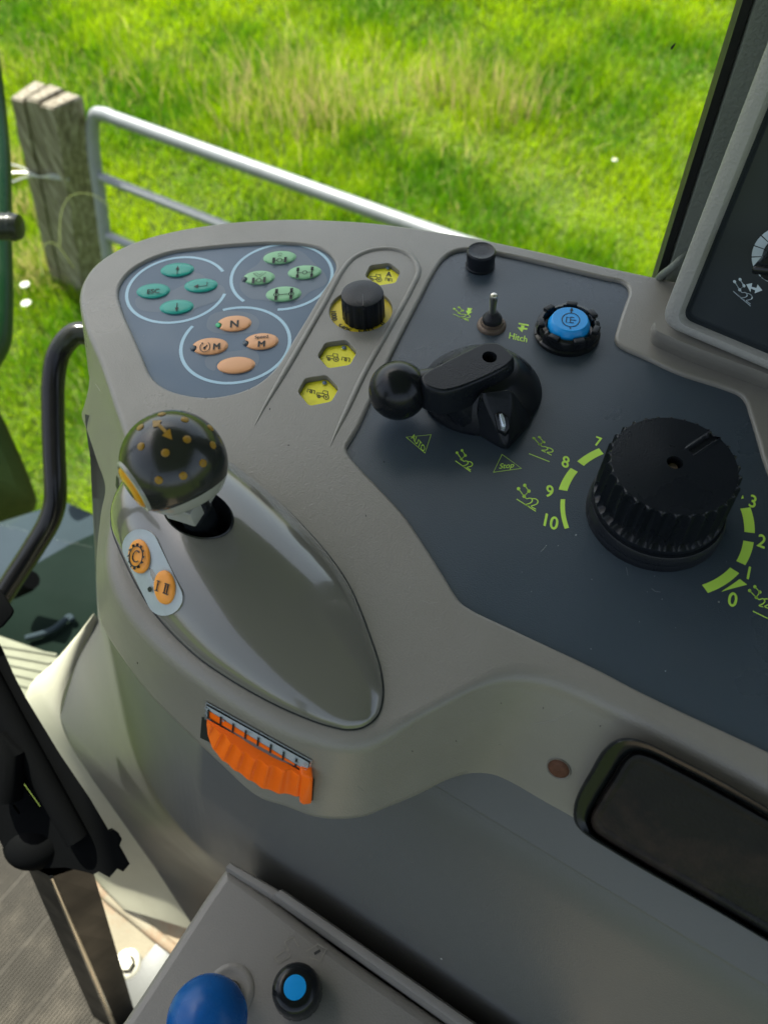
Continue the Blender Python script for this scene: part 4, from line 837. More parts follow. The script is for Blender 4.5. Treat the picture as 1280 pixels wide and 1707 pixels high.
mb = MB(); mb.tube(spline([P(*p, ZF+.004) for p in [(150, 1462), (178, 1492), (225, 1530), (280, 1575), (330, 1610)]], 6, False), .006, 'floor_rubber', 10); tag(mb.build('floor_bead'), 'raised bead across the pale rusty cab floor', 'bead')

st = thing('steering_column', 'black steering column strut with notched bracket over a dark metal post', 'steering column', P(150, 1640, ZF))
SP = [(-90, 960), (0, 1072), (20, 1118), (43, 1162), (100, 1256), (150, 1330), (183, 1386), (190, 1383), (198, 1388), (204, 1399), (200, 1409), (217, 1440), (206, 1453), (196, 1448), (183, 1463), (165, 1453), (156, 1458), (148, 1455), (110, 1446), (60, 1448), (28, 1438), (8, 1418), (-5, 1390), (-60, 1390), (-140, 1200)]
HL = [[(24, 1290), (28, 1288), (68, 1344), (66, 1348)], [(21, 1342), (25, 1341), (35, 1356), (31, 1357)]]
fwd = M@np.array([0, 0, -1.0]); pc = Plane(PD(60, 1280, .56), -fwd)
vs, fs = cdt(SP, HL); mb = MB(); TH = ray(130, 1330); TH = TH/np.linalg.norm(TH)*.035
mb.add([pc.at(x, y) for x, y in vs], fs, 'strut_black', False); mb.add([pc.at(x, y)+TH for x, y in vs], fs, 'strut_black', False)
for lp in [SP]+HL: mb.loft([[pc.at(x, y) for x, y in lp], [pc.at(x, y)+TH for x, y in lp]], 'strut_black', True, False)
mb.build('strut', st)
mb = MB(); mb.tube([pc.at(-60, 1050, .004), pc.at(12, 1190, .004), pc.at(130, 1400, .004)], [.008, .009, .008], 'strut_black', 20); mb.build('strut_tube', st)
mb = MB(); mb.sphere(pc.at(60, 1405, -.010), .019, 'strut_black', 24, 14, (1.2, 1, .8)); mb.tube([pc.at(-8, 1240, .012), pc.at(14, 1260, .014), pc.at(12, 1330, .012)], .011, 'strut_black', 14); mb.build('pivot', st)
# dark sheet metal post below, folded so a bright edge faces the viewer
t0, t1 = PD(92, 1462, .60), P(196, 1712, ZF-.01); 
def cs(l, m_, r_, d): return [PD(*l, d+.02), PD(*m_, d-.012), PD(*r_, d+.005), PD((l[0]+r_[0])/2, l[1], d+.05)]
A_, B_ = cs((44, 1440), (86, 1462), (152, 1440), .60), [P(160, 1705, ZF-.01), P(196, 1722, ZF+.0), P(226, 1690, ZF-.01), P(190, 1660, ZF-.01)]
mb = MB(); mb.loft([[a*(1-t)+b*t for a, b in zip(A_, B_)] for t in np.linspace(0, 1, 8)], 'column_metal', True, False); mb.build('post', st)
mb = MB(); mb.tube([A_[1], A_[1]*.5+B_[1]*.5, B_[1]], [.0016, .0022, .0028], 'steel', 8); mb.build('post_edge', st)
hbk = thing('black_block', 'black block at the left window edge over the metal grab rail', 'block', PD(0, 1015, .56))
mb = MB(); mb.hull([PD(x, y, d) for x, y in ((-40, 975), (2, 982), (25, 1018), (22, 1026), (5, 1046), (-40, 1060)) for d in (.55, .59)], 'strut_black', .003); mb.build('block', hbk)

# ================================================================== INSTRUMENT POD on the right pillar
B0, B1 = P(1100, 545, .016), P(1280, 620, .016); uh = B1-B0; uh[2] = 0; uh /= np.linalg.norm(uh)
nrm = np.array([uh[1], -uh[0], 0]); nrm = nrm if nrm.dot(CAM-B0) > 0 else -nrm
tl_ = math.radians(11); pn = nrm*math.cos(tl_)+np.array([0, 0, 1])*math.sin(tl_); pp = Plane(B0, pn)
up = np.cross(pn, uh); up = up if up[2] > 0 else -up
def LP(px, py): q = pp.at(px, py)-B0; return np.array([q.dot(uh), q.dot(up)])
def W3(p, off=0.0): return B0+uh*p[0]+up*p[1]+pn*off
pod = thing('instrument_pod', 'grey framed instrument pod with dark face and silver dial at the right pillar', 'instrument pod', B0)
bl_ = LP(1097, 540); br_ = LP(1280, 618); tl2 = LP(1279, 64)
la = (tl2-bl_)/np.linalg.norm(tl2-bl_); ba_ = (br_-bl_)/np.linalg.norm(br_-bl_)
HT, WD = .42, .20; c00 = bl_; outer = [c00, c00+ba_*WD, c00+ba_*WD+la*HT, c00+la*HT]
def rpoly(q, r, n=8):
    out = []
    for i in range(4):
        a, b, c = q[i-1], q[i], q[(i+1) % 4]; u = (a-b)/np.linalg.norm(a-b); v = (c-b)/np.linalg.norm(c-b)
        for j in range(n+1):
            t = j/n; out.append((b+u*r)*(1-t)**2+b*2*t*(1-t)+(b+v*r)*t*t)
    return np.array(out)
wL = np.linalg.norm(LP(1193.5, 360)-LP(1158, 360)); oi = LP(1133, 534)
outer = rpoly(outer, .010); d1 = oi-c00
i00 = oi; innq = rpoly([i00, i00+ba_*(WD-.04), i00+ba_*(WD-.04)+la*(HT-.04), i00+la*(HT-.04)], .006)
m_ = lambda t, L0=outer, L1=innq: L0*(1-t)+L1*t
mb = MB(); mb.loft([[W3(p, -.02) for p in outer], [W3(p, -.003) for p in outer], [W3(p, -.0008) for p in m_(.04)], [W3(p, .0002) for p in m_(.12)], [W3(p, .0014) for p in m_(.5)], [W3(p, .0010) for p in m_(.82)], [W3(p, -.0004) for p in m_(.93)], [W3(p, -.003) for p in innq]], 'pod_bezel'); mb.build('bezel', pod)
f2 = rpoly([i00-la*0, i00+ba_*(WD-.04), i00+ba_*(WD-.04)+la*(HT-.04), i00+la*(HT-.04)], .006); f3 = m_(1.0); 
def shrink(q, d): return inset(q, d)
mb = MB(); mb.loft([[W3(p, -.0030) for p in innq], [W3(p, -.0055) for p in shrink(innq, .0010)], [W3(p, -.0050) for p in shrink(innq, .0024)]], 'pod_face'); vs, fs = cdt(shrink(innq, .0024)); mb.add([W3(p, -.0050) for p in vs], fs, 'pod_face', False)
FP = Plane(B0+pn*-.0050, pn); ff = lambda x, y: FP.at(x, y, .0003)
cd = FP.at(1305, 426)-B0; cl = np.array([cd.dot(uh), cd.dot(up)]); e_ = FP.at(1249, 426)-B0; Ro = abs(e_.dot(uh)-cl[0]); e_ = FP.at(1268, 426)-B0; Ri = abs(e_.dot(uh)-cl[0])
brk = [0, .55, .95, 1.38, 1.80, 2.2, 2.7, 3.2, 3.7]
for i in range(7):
    a0, a1 = PI*.62+i*.40+.02, PI*.62+(i+1)*.40-.02; n = 8
    vs = [W3(cl+np.array([math.cos(a0+(a1-a0)*j/n), math.sin(a0+(a1-a0)*j/n)])*rr, -.0046) for j in range(n+1) for rr in (Ro, Ri)]; mb.add(vs, [[2*j, 2*j+1, 2*j+3, 2*j+2] for j in range(n)], 'grey_print', False)
fr = Fr((1238, 488), (18, 9), (5, -18)); hitch(fr, 'grey_print', ff, .0007)
ar = [(1243, 474), (1253, 472), (1252, 478), (1260, 480), (1262, 474), (1270, 484), (1257, 489), (1258, 484), (1251, 481), (1250, 487)]; poly_px(mb, ar, 'grey_print', ff)
mb.build('face', pod)
mb = MB(); mb.lathe(W3(cl, -.005), [(Ri*.93, 0), (Ri*.93, .004), (Ri*.75, .006), (Ri*.70, .016), (Ri*.6, .018), (.0001, .018)], 'black_satin', 40, pn, cap=False); mb.hull([W3(cl+np.array([sx*Ri*.9*cx_-sy*Ri*.22*sx_, sx*Ri*.9*sx_+sy*Ri*.22*cx_]), h) for sx in (-1, 1) for sy in (-1, 1) for h in (0, .016) for cx_, sx_ in ((math.cos(.3), math.sin(.3)),)], 'black_satin', .0015); mb.build('dial_knob', pod)
# flange under the pod that blends into the console top
fo_ = [np.array(p) for p in [LP(1086, 556)]]
q0 = [P(*p, .0) for p in [(1083, 562), (1087, 571), (1097, 578), (1280, 649), (1420, 704)]]; q1 = [P(*p, .011) for p in [(1084, 546), (1089, 558), (1101, 565), (1280, 634), (1420, 688)]]
q2 = [P(*p, .0145) for p in [(1091, 537), (1094, 550), (1108, 557.5), (1280, 624), (1420, 678)]]
bk = lambda L, z: [np.array([p[0], p[1], Z0+z]) for p in L]
aa = [np.vstack([resample(spline(q, 8, False), 80, False)]) for q in (q0, q1, q2)]; deep = -nrm*.03
hd = lambda L: L+deep
mb = MB(); mb.loft([aa[0]-np.array([0, 0, .001]), aa[0]*.5+aa[1]*.5+nrm*.0004, aa[1], aa[1]*.5+aa[2]*.5+np.array([0, 0, .0008]), aa[2], aa[2]+deep*.2, aa[2]+deep], 'console_plastic', False)
l0 = [P(1083, 562, 0), P(1084, 546, .011), P(1091, 537, .0145)]; vb = np.array([0, 0, .0])-nrm*.06+uh*.004
mb.loft([l0, [p+vb for p in l0]], 'console_plastic', False); mb.build('flange', pod)
# ------------------------------------------------ window pillar, seal and pane
pz0, pz1 = -.62, 1.02
PA = P(1097, 458, 0); 
def pst(pts, k, mb, z0=pz0, z1=pz1): q = [np.array([p[0], p[1], 0]) for p in pts]; mb.loft([[p+np.array([0, 0, Z0+z]) for p in q] for z in (z0, z1)], k, True, False, True, True)
ru = (P(1000, 439, 0)-P(500, 362, 0)); ru[2] = 0; ru /= np.linalg.norm(ru); rn = np.array([-ru[1], ru[0], 0]); rn = rn if rn[1] > 0 else -rn
A0 = PA*np.array([1, 1, 0])+rn*.008
pil = thing('window_pillar', 'upright textured grey green window pillar with black seal behind the pod', 'pillar', (*A0[:2], Z0+pz0))
mb = MB(); pst([A0, A0+ru*.0042, A0+ru*.0042+rn*.03, A0+ru*.0+rn*.03], 'seal_black', mb); mb.build('seal', pil)
mb = MB(); pst([A0+ru*.0046+rn*.002, A0+ru*.0060-rn*.001, A0+ru*.016-rn*.003, A0+ru*.017+rn*.03, A0+ru*.0046+rn*.03], 'pillar_trim', mb); pst([A0+ru*.0175+rn*.0, A0+ru*.09+rn*.0, A0+ru*.09+rn*.04, A0+ru*.0175+rn*.04], 'pillar_trim', mb); mb.build('trim', pil)
mb = MB(); mb.tube(spline([P(*p, z) for p, z in [((1094, 468), -.004), ((1104, 458), .004), ((1120, 446), .010), ((1133, 434), .013), ((1150, 420), .010)]], 6, False), .0023, 'pillar_trim', 12); tag(mb.build('cable'), 'short grey cable between the pillar and the instrument pod', 'cable')

gm = bpy.data.materials.new('window_glass'); gm.use_nodes = True; nt = gm.node_tree; nt.nodes.clear()
to, gl, mx, fz_, out = [nt.nodes.new(t) for t in ('ShaderNodeBsdfTransparent', 'ShaderNodeBsdfGlossy', 'ShaderNodeMixShader', 'ShaderNodeLayerWeight', 'ShaderNodeOutputMaterial')]
gl.inputs['Roughness'].default_value = .02; fz_.inputs['Blend'].default_value = .5; pw = nt.nodes.new('ShaderNodeMath'); pw.operation = 'POWER'; pw.inputs[1].default_value = 4.0; ml = nt.nodes.new('ShaderNodeMath'); ml.operation = 'MULTIPLY_ADD'; ml.inputs[1].default_value = .16; ml.inputs[2].default_value = .005; nt.links.new(fz_.outputs['Facing'], pw.inputs[0]); nt.links.new(pw.outputs[0], ml.inputs[0]); to.inputs[0].default_value = (.97, .99, .97, 1)
nt.links.new(ml.outputs[0], mx.inputs[0]); nt.links.new(to.outputs[0], mx.inputs[1]); nt.links.new(gl.outputs[0], mx.inputs[2]); nt.links.new(mx.outputs[0], out.inputs[0]); MT['glass'] = gm
win = thing('side_window', 'large clear cab side window with dark bug specks on it', 'window', (*A0[:2], Z0-.6))
g0 = A0+rn*.02-ru*.001; g1 = g0-ru*.95; mb = MB(); q = [g0, g1, g1+rn*.004, g0+rn*.004]; mb.loft([[np.array([p[0], p[1], Z0+z]) for p in q] for z in (-.60, 1.02)], 'glass', True, False, True, True); mb.build('pane', win)
gp = Plane([g0[0], g0[1], Z0], -rn)
for q in ([(1116.5, 83), (1118, 78), (1123, 73), (1126, 71.5), (1124, 76), (1120, 82)], ell((1095, 190), 1.2, 1.2, 0, 7), ell((1206, 155), 1.0, 1.0, 0, 7)):
    mb = MB(); poly_px(mb, q, 'icon_black', lambda x, y: gp.at(x, y, .0004)); mb.build('bug_speck', win)

# ================================================================== OUTSIDE
ZG = -Z0
def wood(name, c1, c2, c3):
    m = bpy.data.materials.new(name); m.use_nodes = True; nt = m.node_tree; L = nt.links; b = nt.nodes['Principled BSDF']
    tc = nt.nodes.new('ShaderNodeTexCoord'); mp = nt.nodes.new('ShaderNodeMapping'); mp.inputs['Scale'].default_value = (60, 60, 3.0); L.new(tc.outputs['Object'], mp.inputs[0])
    no = nt.nodes.new('ShaderNodeTexNoise'); no.inputs['Scale'].default_value = 1.0; no.inputs['Detail'].default_value = 6; no.inputs['Distortion'].default_value = .6; L.new(mp.outputs[0], no.inputs['Vector'])
    cr = nt.nodes.new('ShaderNodeValToRGB'); e = cr.color_ramp.elements; e[0].position = .32; e[0].color = (*c1, 1); e[1].position = .72; e[1].color = (*c3, 1); x = e.new(.5); x.color = (*c2, 1)
    L.new(no.outputs['Fac'], cr.inputs[0]); L.new(cr.outputs[0], b.inputs['Base Color']); b.inputs['Roughness'].default_value = .85
    bp = nt.nodes.new('ShaderNodeBump'); bp.inputs['Strength'].default_value = .9; bp.inputs['Distance'].default_value = .004; L.new(no.outputs['Fac'], bp.inputs['Height']); L.new(bp.outputs[0], b.inputs['Normal']); MT[name] = m
wood('weathered_wood', (.10, .082, .05), (.175, .150, .108), (.36, .325, .255))
HP = 1.0; zt2 = ZG+HP
Ta, Tb, Tc, Td = [P(*p, zt2) for p in ((17, 167), (90, 184), (139, 163), (62, 136))]
shf = (P(133, 446, ZG+.20)-P(90, 184, zt2))*1.25
def q4(u, v): return (Ta*(1-u)+Tb*u)*(1-v)+(Td*(1-u)+Tc*u)*v
post = thing('gate_post', 'weathered timber gate post of three boards leaning in the tall grass', 'gate post', (q4(.5, .5)+shf))
for i, (u0, u1, dz, v0) in enumerate(((0, .28, 0, .03), (.345, .62, .006, .08), (.685, 1, 0, 0))):
    mb = MB(); qs = [q4(u0, v0), q4(u1, v0), q4(u1, 1), q4(u0, 1)]
    top_ = [p+np.array([0, 0, dz]) for p in qs]; rg = []
    for t in np.linspace(0, 1, 14):
        j = rng.normal(0, .0016, (4, 3)); j[:, 2] = 0; rg.append([p+shf*t+j[k] for k, p in enumerate(top_)])
    c_ = np.mean(top_, 0); cap_ = [c_+(p-c_)*.86+np.array([0, 0, .008]) for p in top_]
    mb.loft([cap_]+rg, 'weathered_wood', True, False, True, False); mb.build('board', post)
mb = MB(); hc_ = (q4(.3, .5)+q4(.6, .5))/2-np.array([0, 0, .05]); mb.loft([[q4(u, v)+shf*t-np.array([0, 0, .012]) for u, v in ((.28, .1), (.68, .1), (.68, .95), (.28, .95))] for t in (0, 1)], 'weathered_wood', True, False, True); mb.build('core', post)
w_ = MB()
for dz, a in ((0, .0), (.022, .35), (-.02, -.25)):
    pts = [q4(-.35, -.2)+shf*.32+np.array([0, 0, dz*2]), q4(-.03, -.03)+shf*.32+np.array([0, 0, dz]), q4(.35, -.035)+shf*.32, q4(.8, -.03)+shf*.30+np.array([0, 0, dz*.4]), q4(1.02, .1)+shf*.31]
    w_.tube(spline(pts, 5, False), .0032, 'wire', 7)
tag(w_.build('fence_wire'), 'twisted bright wire wrapped round the weathered timber post', 'wire')

z1 = ZG+.96
ra_, rb_ = P(176, 184, z1), P(700, 371, z1); gu = rb_-ra_; gu[2] = 0; gu /= np.linalg.norm(gu)
end = P(155, 200, z1-.04); e0 = np.array([end[0], end[1], 0])
lean = (P(178, 380, z1-.42)-P(155, 196, z1-.03)); lean = lean*np.array([1, 1, 0])/.39
def zat(px):
    b_ = (9, 0)
    for i in range(900):
        z = z1-i*.001; q = P(*px, z); d = math.hypot(q[0]-e0[0]-lean[0]*(z1-z), q[1]-e0[1]-lean[1]*(z1-z)); b_ = min(b_, (d, z))
    return b_[1]
z2_ = zat((172, 291)); z2_ = min(max(z2_, z1-.30), z1-.15)
gate = thing('field_gate', 'galvanised tubular field gate hung beside the timber post in the meadow', 'gate', e0+np.array([0, 0, max(0.0, Z0+ZG)+.12]))
GL = 3.1; rr = .024
def g3(s, z): return e0+gu*s+lean*(z1-z)+np.array([0, 0, Z0+z])
mb = MB(); mb.tube(spline([g3(0, ZG+.12), g3(0, z1-.35), g3(0, z1-.09), g3(.02, z1-.025), g3(.075, z1), g3(.13, z1), g3(.2, z1), g3(.5, z1), g3(1.5, z1), g3(GL-.09, z1), g3(GL-.02, z1-.03), g3(GL, z1-.1), g3(GL, ZG+.12)], 8, False), rr, 'galvanised', 16); mb.build('frame_tube', gate)
zz_ = z2_
while zz_ > ZG+.12:
    mb = MB(); mb.tube([g3(.02, zz_), g3(GL-.02, zz_)], rr*.72, 'galvanised', 14); mb.build('rail', gate); zz_ -= (z1-z2_)*.98
mb = MB(); mb.tube([g3(1.33, z1), g3(1.33, ZG+.12)], rr*.5, 'galvanised', 10); mb.build('upright', gate)

# ------------------------------------------------ ground and grass
gm_ = bpy.data.materials.new('meadow_soil'); gm_.use_nodes = True; nt = gm_.node_tree; b = nt.nodes['Principled BSDF']; no = nt.nodes.new('ShaderNodeTexNoise'); no.inputs['Scale'].default_value = 1.3; no.inputs['Detail'].default_value = 10; tc = nt.nodes.new('ShaderNodeTexCoord'); nt.links.new(tc.outputs['Object'], no.inputs['Vector'])
cr = nt.nodes.new('ShaderNodeValToRGB'); e = cr.color_ramp.elements; e[0].position = .35; e[0].color = (.045, .070, .015, 1); e[1].position = .7; e[1].color = (.11, .15, .035, 1); nt.links.new(no.outputs['Fac'], cr.inputs[0]); nt.links.new(cr.outputs[0], b.inputs['Base Color']); b.inputs['Roughness'].default_value = .9; b.inputs['Specular IOR Level'].default_value = 0; MT['meadow'] = gm_
mb = MB(); n = 40; gx_ = np.concatenate([np.linspace(-150, -10, 8), np.linspace(-8, 8, 25), np.linspace(10, 150, 8)]); m_ = len(gx_)
hgt = lambda x, y: .03*math.sin(x*1.3+.4)*math.sin(y*1.1)+.02*math.sin(x*2.9+y*2.1) if abs(x) < 9 and abs(y) < 9 else 0
mb.add([(x, y, hgt(x, y)-.02) for y in gx_ for x in gx_], [[j*m_+i, j*m_+i+1, (j+1)*m_+i+1, (j+1)*m_+i] for j in range(m_-1) for i in range(m_-1)], 'meadow'); g_ = mb.build('ground'); g_['kind'] = 'structure'
gmat = bpy.data.materials.new('grass_blade'); gmat.use_nodes = True; nt = gmat.node_tree; nt.nodes.clear(); L = nt.links
at = nt.nodes.new('ShaderNodeAttribute'); at.attribute_name = 'tint'; df = nt.nodes.new('ShaderNodeBsdfDiffuse'); tr = nt.nodes.new('ShaderNodeBsdfTranslucent'); gs = nt.nodes.new('ShaderNodeBsdfGlossy'); gs.inputs['Roughness'].default_value = .45; gs.inputs['Color'].default_value = (.8, .8, .75, 1)
mx = nt.nodes.new('ShaderNodeMixShader'); mx.inputs[0].default_value = .45; m2 = nt.nodes.new('ShaderNodeMixShader'); m2.inputs[0].default_value = .012; out = nt.nodes.new('ShaderNodeOutputMaterial')
L.new(at.outputs['Color'], df.inputs[0]); L.new(at.outputs['Color'], tr.inputs[0]); L.new(df.outputs[0], mx.inputs[1]); L.new(tr.outputs[0], mx.inputs[2]); L.new(mx.outputs[0], m2.inputs[1]); L.new(gs.outputs[0], m2.inputs[2]); L.new(m2.outputs[0], out.inputs[0])
def blades(name, x, y, h, w, lean, col, segs=2):
    n = len(x); az = rng.uniform(0, 2*PI, n); la_ = rng.uniform(0, 2*PI, n); dx, dy = np.cos(az)*w/2, np.sin(az)*w/2; lx, ly = np.cos(la_)*lean, np.sin(la_)*lean; z = np.array([hgt(a, b) for a, b in zip(x, y)])-.02 if n < 40000 else .03*np.sin(x*1.3+.4)*np.sin(y*1.1)+.02*np.sin(x*2.9+y*2.1)-.02
    V = np.zeros((n, 5, 3)); V[:, 0] = np.stack([x-dx, y-dy, z], 1); V[:, 1] = np.stack([x+dx, y+dy, z], 1); V[:, 2] = np.stack([x-dx*.8+lx*.3, y-dy*.8+ly*.3, z+h*.55], 1); V[:, 3] = np.stack([x+dx*.8+lx*.3, y+dy*.8+ly*.3, z+h*.55], 1); V[:, 4] = np.stack([x+lx, y+ly, z+h], 1)
    me = bpy.data.meshes.new(name); me.vertices.add(n*5); me.vertices.foreach_set('co', V.ravel())
    me.loops.add(n*7); me.polygons.add(n*2); o = np.arange(n)[:, None]*5
    me.loops.foreach_set('vertex_index', (o+np.array([[0, 1, 3, 2, 2, 3, 4]])).ravel().astype(np.int32)); st_ = np.zeros((n, 2), np.int32); st_[:, 0] = np.arange(n)*7; st_[:, 1] = st_[:, 0]+4
    me.polygons.foreach_set('loop_start', st_.ravel()); me.update(calc_edges=True)
    a = me.color_attributes.new('tint', 'FLOAT_COLOR', 'POINT'); C = np.ones((n, 5, 4)); C[:, :, :3] = col[:, None, :]; a.data.foreach_set('color', C.ravel()); me.materials.append(gmat)
    ob = bpy.data.objects.new(name, me); COL.objects.link(ob); return ob
NB_ = 190000
az_ = rng.uniform(math.radians(-52), math.radians(46), NB_); rd = 1.05+6.6*rng.random(NB_)**.92; gx2 = rd*np.sin(az_); gy2 = rd*np.cos(az_)
def nz(x, y, f, s): return np.sin(x*f+s)*np.sin(y*f*1.13+s*2.1)+.6*np.sin(x*f*2.3+y*f*1.7+s*.7)+.4*np.sin(x*f*4.1-y*f*3.7+s*1.3)
t1 = nz(gx2, gy2, 2.2, 1.0)+rng.normal(0, .5, NB_); t2 = nz(gx2, gy2, 4.7, 3.3)+rng.normal(0, .5, NB_)
c1_, c2_, c3_ = np.array([.075, .22, .001]), np.array([.35, .49, .001]), np.array([.47, .51, .06])
k1 = np.clip(.47+.45*t1, 0, 1)[:, None]; col_ = c1_*(1-k1)+c2_*k1; k2 = (np.clip((t2-1.25)*.6, 0, .75)+.5*(rng.random(NB_) < .035))[:, None].clip(0, 1); col_ = col_*(1-k2)+c3_*k2; col_ *= rng.uniform(.75, 1.2, NB_)[:, None]
hb_ = (.045+.045*rng.random(NB_))*(1+.30*np.clip(nz(gx2, gy2, 3.1, 5.), -1, 1.5)); gr = blades('grass', gx2, gy2, hb_, (.0035+.0009*rd), rng.uniform(.01, .075, NB_), col_); gr['kind'] = 'stuff'; tag(gr, 'sunlit bright green meadow grass', 'grass', kind='stuff')
tx, ty, tk = [], [], []
for (px, py, s, n_, kk) in ((480, 120, .22, 259, 1), (440, 170, .20, 160, 1), (540, 160, .20, 185, 1), (800, 120, .22, 259, 1), (860, 150, .14, 99, 1), (740, 90, .15, 88, 1), (60, 70, .4, 198, .8), (250, 110, .25, 160, .7), (25, 260, .07, 150, .75), (60, 420, .10, 200, .6), (110, 425, .12, 260, .55), (170, 400, .07, 70, .5), (820, 210, .3, 160, .6), (560, 60, .3, 140, .7), (30, 330, .10, 130, .7), (640, 130, .3, 150, .8)):
    c = P(px, py+40, ZG); tx.append(rng.normal(c[0], s*.9, n_)); ty.append(rng.normal(c[1], s*.7, n_)); tk.append(np.full(n_, kk))
tx, ty, tk = map(np.concatenate, (tx, ty, tk)); n_ = len(tx); cc = np.array([.52, .43, .17])*rng.uniform(.6, 1.15, n_)[:, None]; gmix = rng.random(n_) < .45; cc[gmix] = np.array([.26, .38, .01])*rng.uniform(.7, 1.2, gmix.sum())[:, None]
tg = blades('tall_grass', tx, ty, rng.uniform(.12, .34, n_)*tk, np.full(n_, .0055), rng.uniform(.02, .16, n_), cc); tag(tg, 'dry seeding tufts of taller grass standing in the meadow', 'grass', kind='stuff')
MT['petal'] = mat('petal', (.75, .75, .68), .6); 
for i, (px, py, lab) in enumerate(((42, 474, 'white flower in the grass under the post, higher of two'), (44, 505, 'white flower in the grass under the post, lower of two'), (1024, 266, 'lone pale flower in the meadow right of the gate'))):
    c = P(px, py, ZG+.11); mb = MB(); R_f = .017 if i < 2 else .010
    for k in range(9): a = 2*PI*k/9; mb.hull([c+np.array([math.cos(a+s)*q, math.sin(a+s)*q, h]) for s, q, h in ((-.28, R_f, .002), (.28, R_f, .002), (.12, R_f*1.3, .0), (-.12, R_f*1.3, .0), (0, .003, .004), (-.2, .004, 0), (.2, .004, 0))], 'petal')
    mb.tube([c, c-np.array([0, 0, .12])], .0015, 'meadow', 6); mb.lathe(c, [(.005, .002), (.004, .006), (.0001, .008)], 'yellow_dial', 12, cap=False); tag(mb.build('white_flower'), lab, 'flower', 'flowers in the meadow')
# two stray grass stalks arching in front of the post
for i, (pts, lab) in enumerate((([(100, 410), (104, 350), (118, 327), (140, 322), (165, 330), (190, 352), (205, 372)], 'long arching grass stalk in front of the dark face of the post'), ([(72, 460), (68, 420), (80, 405), (95, 408), (112, 430), (124, 447)], 'bent green stalk across the foot of the timber post'))):
    mb = MB(); d_ = 2.4; sp_ = spline([PD(x, y, d_) for x, y in pts], 6, False); mb.tube(sp_, [.0015*(1-.75*k/len(sp_)) for k in range(len(sp_))], 'lime_print' if False else 'stalk' if 'stalk' in MT else 'meadow', 6); tag(mb.build('grass_stalk'), lab, 'grass stalk')

# ------------------------------------------------ tractor parts seen through the glass
mb = MB(); mb.tube(spline([PD(-24, 60, 1.2), PD(-8, 180, 1.2), PD(0, 280, 1.18), PD(1, 400, 1.16), PD(3, 520, 1.15), PD(-1, 570, 1.15), PD(-22, 610, 1.15)], 8, False), .0165, 'tractor_green', 20); tag(mb.build('mirror_arm'), 'dark green tube of the tractor standing at the left picture edge', 'mirror arm')
mb = MB(); mb.tube([PD(-90, 376, .86), PD(26, 378, .86), PD(34, 378.5, .86), PD(37, 378.7, .86)], [.0145, .0145, .0130, .0085], 'black_satin', 28); mb.tube([PD(20, 378, .86), PD(24, 378, .86)], .0153, 'black_satin', 28); tag(mb.build('bar_end'), 'black round bar end crossing the dark green tube', 'bar')
FPx = [(-160, 560), (-60, 620), (0, 688), (22, 732), (40, 772), (54, 808), (62, 838), (56, 852), (30, 864), (-60, 900), (-200, 900)]
fpl = Plane(PD(0, 780, 1.35), -fwd); fr_ = resample(spline(FPx, 6), 120); fcen = fr_.mean(0)
mb = MB(); mb.loft([[fpl.at(*(fcen+(p-fcen)*s), o_) for p in fr_] for s, o_ in ((.97, -.12), (1, -.06), (1, -.02), (.985, .01), (.93, .03), (.8, .045), (.4, .055), (.02, .058))], 'tractor_dark_green', True, True, True, True); tag(mb.build('fender'), 'dark green rounded tractor fender low at the left picture edge', 'fender')
def slab(px, z, th, k, name, parent, bev=.006):
    q = [P(*p, z) for p in px]; mb = MB(); mb.hull(q+[p-np.array([0, 0, th]) for p in q], k, bev); return mb.build(name, parent)
sp = thing('access_step', 'slate and dark tractor access step outside the glass, with a sunlit tread', 'step', P(60, 1000, -.95))
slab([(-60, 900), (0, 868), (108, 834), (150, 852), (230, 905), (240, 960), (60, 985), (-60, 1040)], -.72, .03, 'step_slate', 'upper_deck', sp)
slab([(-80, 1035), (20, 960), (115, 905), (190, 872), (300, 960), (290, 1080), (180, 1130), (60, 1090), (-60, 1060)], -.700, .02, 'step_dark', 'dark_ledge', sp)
mb = MB(); mb.tube(spline([P(*p, -.69) for p in [(44, 1064), (66, 1058), (88, 1050), (104, 1038), (117, 1028), (121, 1034)]], 6, False), .0045, 'step_slate', 10); mb.build('streak_tube', sp)  # thin tube added to stand in for a soft pale streak
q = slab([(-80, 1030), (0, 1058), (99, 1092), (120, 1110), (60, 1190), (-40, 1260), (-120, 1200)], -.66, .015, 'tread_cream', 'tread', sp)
mb = MB()
for i in range(9): a = np.array((-60, 1066+i*13)); b = np.array((95-i*9, 1092+i*14)); mb.tube([P(*a, -.659), P(*b, -.659)], .0022, 'tread_cream', 6)
mb.build('tread_ribs', sp)
mb = MB(); mb.tube([PD(22, 985, 1.1), PD(42, 972, 1.08), PD(52, 966, 1.07)], [.012, .015, .013], 'strut_black', 18); tag(mb.build('hose_end'), 'dark hose end behind the lower bend of the grab rail', 'hose')
gr_ = [(150, 556, .74), (128, 556, .74), (112, 568, .74), (97, 592, .745), (90, 630, .75), (89, 690, .755), (91, 760, .76), (93, 810, .765), (92, 838, .77), (84, 866, .775), (60, 908, .785), (25, 962, .80), (-25, 1040, .82)]
mb = MB(); mb.tube(spline([PD(*p) for p in gr_], 8, False), .0108, 'grab_rail' if 'grab_rail' in MT else 'black_satin', 24); tag(mb.build('grab_rail'), 'bent glossy black grab rail outside the left corner of the console', 'grab rail')

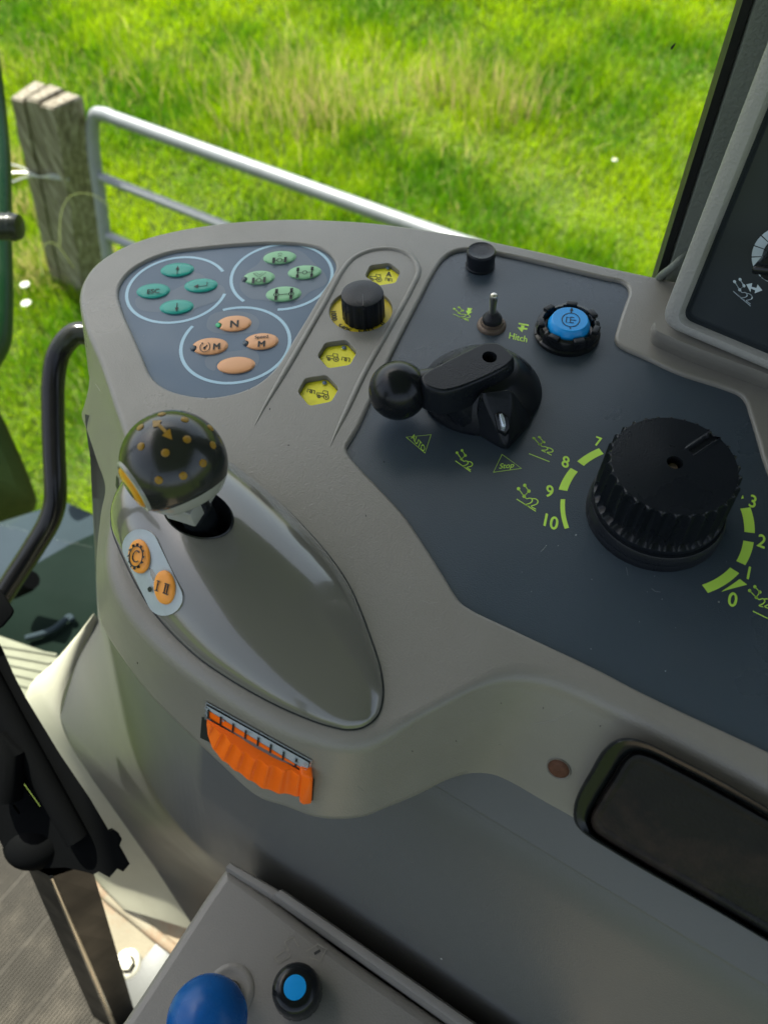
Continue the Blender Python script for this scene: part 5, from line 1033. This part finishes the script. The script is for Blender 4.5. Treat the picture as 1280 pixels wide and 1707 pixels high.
# ------------------------------------------------ the cab around the camera (out of the picture, shades the console)
cab = thing('tractor_cab', 'roof and dashboard of the tractor cab that shade the console', 'tractor cab', (0, -.4, Z0+ZF))
mb = MB(); mb.box((.30, -.10, Z0+1.07), (1.96, 2.46, .09), 'roof_liner', .02); mb.build('roof', cab)
mb = MB(); mb.box((-.80, -.52, Z0-.42), (.56, 1.25, .42), 'dash_dark', .03); mb.build('dashboard', cab)
for x, y in ((-1.12, -1.25), (1.2, -1.3), (-1.15, .48)):
    mb = MB(); mb.box((x, y, Z0+.18), (.07, .07, 1.7), 'dash_dark', .01); mb.build('corner_post', cab)
# ================================================================== LIGHT, SKY, CAMERA
sdir = np.array([-.30, .46, .86]); sdir /= np.linalg.norm(sdir)
w = bpy.data.worlds.new('World'); S.world = w; w.use_nodes = True; nt = w.node_tree; bg = nt.nodes['Background']; sk = nt.nodes.new('ShaderNodeTexSky'); sk.sky_type = 'NISHITA'; sk.sun_disc = False
sk.sun_elevation = math.asin(sdir[2]); sk.sun_rotation = math.atan2(sdir[0], sdir[1]); sk.altitude = 100; sk.dust_density = 3.0; sk.ozone_density = .5; hs = nt.nodes.new('ShaderNodeHueSaturation'); hs.inputs['Saturation'].default_value = .62; nt.links.new(sk.outputs[0], hs.inputs['Color']); nt.links.new(hs.outputs[0], bg.inputs[0]); bg.inputs[1].default_value = .12
sl_ = bpy.data.lights.new('sun', 'SUN'); sl_.energy = 5.0; sl_.angle = math.radians(.5); sl_.color = (1, .95, .86); so = bpy.data.objects.new('sun', sl_); COL.objects.link(so); so.rotation_euler = Vector(-sdir).to_track_quat('-Z', 'Y').to_euler(); so.location = (-3, 1, 6)
cd_ = bpy.data.cameras.new('camera'); co = bpy.data.objects.new('camera', cd_); COL.objects.link(co); R = Matrix([list(r) for r in M]); co.matrix_world = Matrix.Translation(Vector(CAM)) @ R.to_4x4()
cd_.sensor_fit = 'VERTICAL'; cd_.sensor_height = 36; cd_.lens = 36*F/1707; cd_.clip_start = .01; cd_.clip_end = 2000
cd_.dof.use_dof = True; cd_.dof.focus_distance = .385; cd_.dof.aperture_fstop = 10
S.camera = co
S.view_settings.view_transform = 'Standard'; S.view_settings.look = 'None'; S.view_settings.exposure = 1.4; S.view_settings.gamma = 1
S.cycles.use_denoising = True; S.cycles.max_bounces = 8; S.cycles.transparent_max_bounces = 12
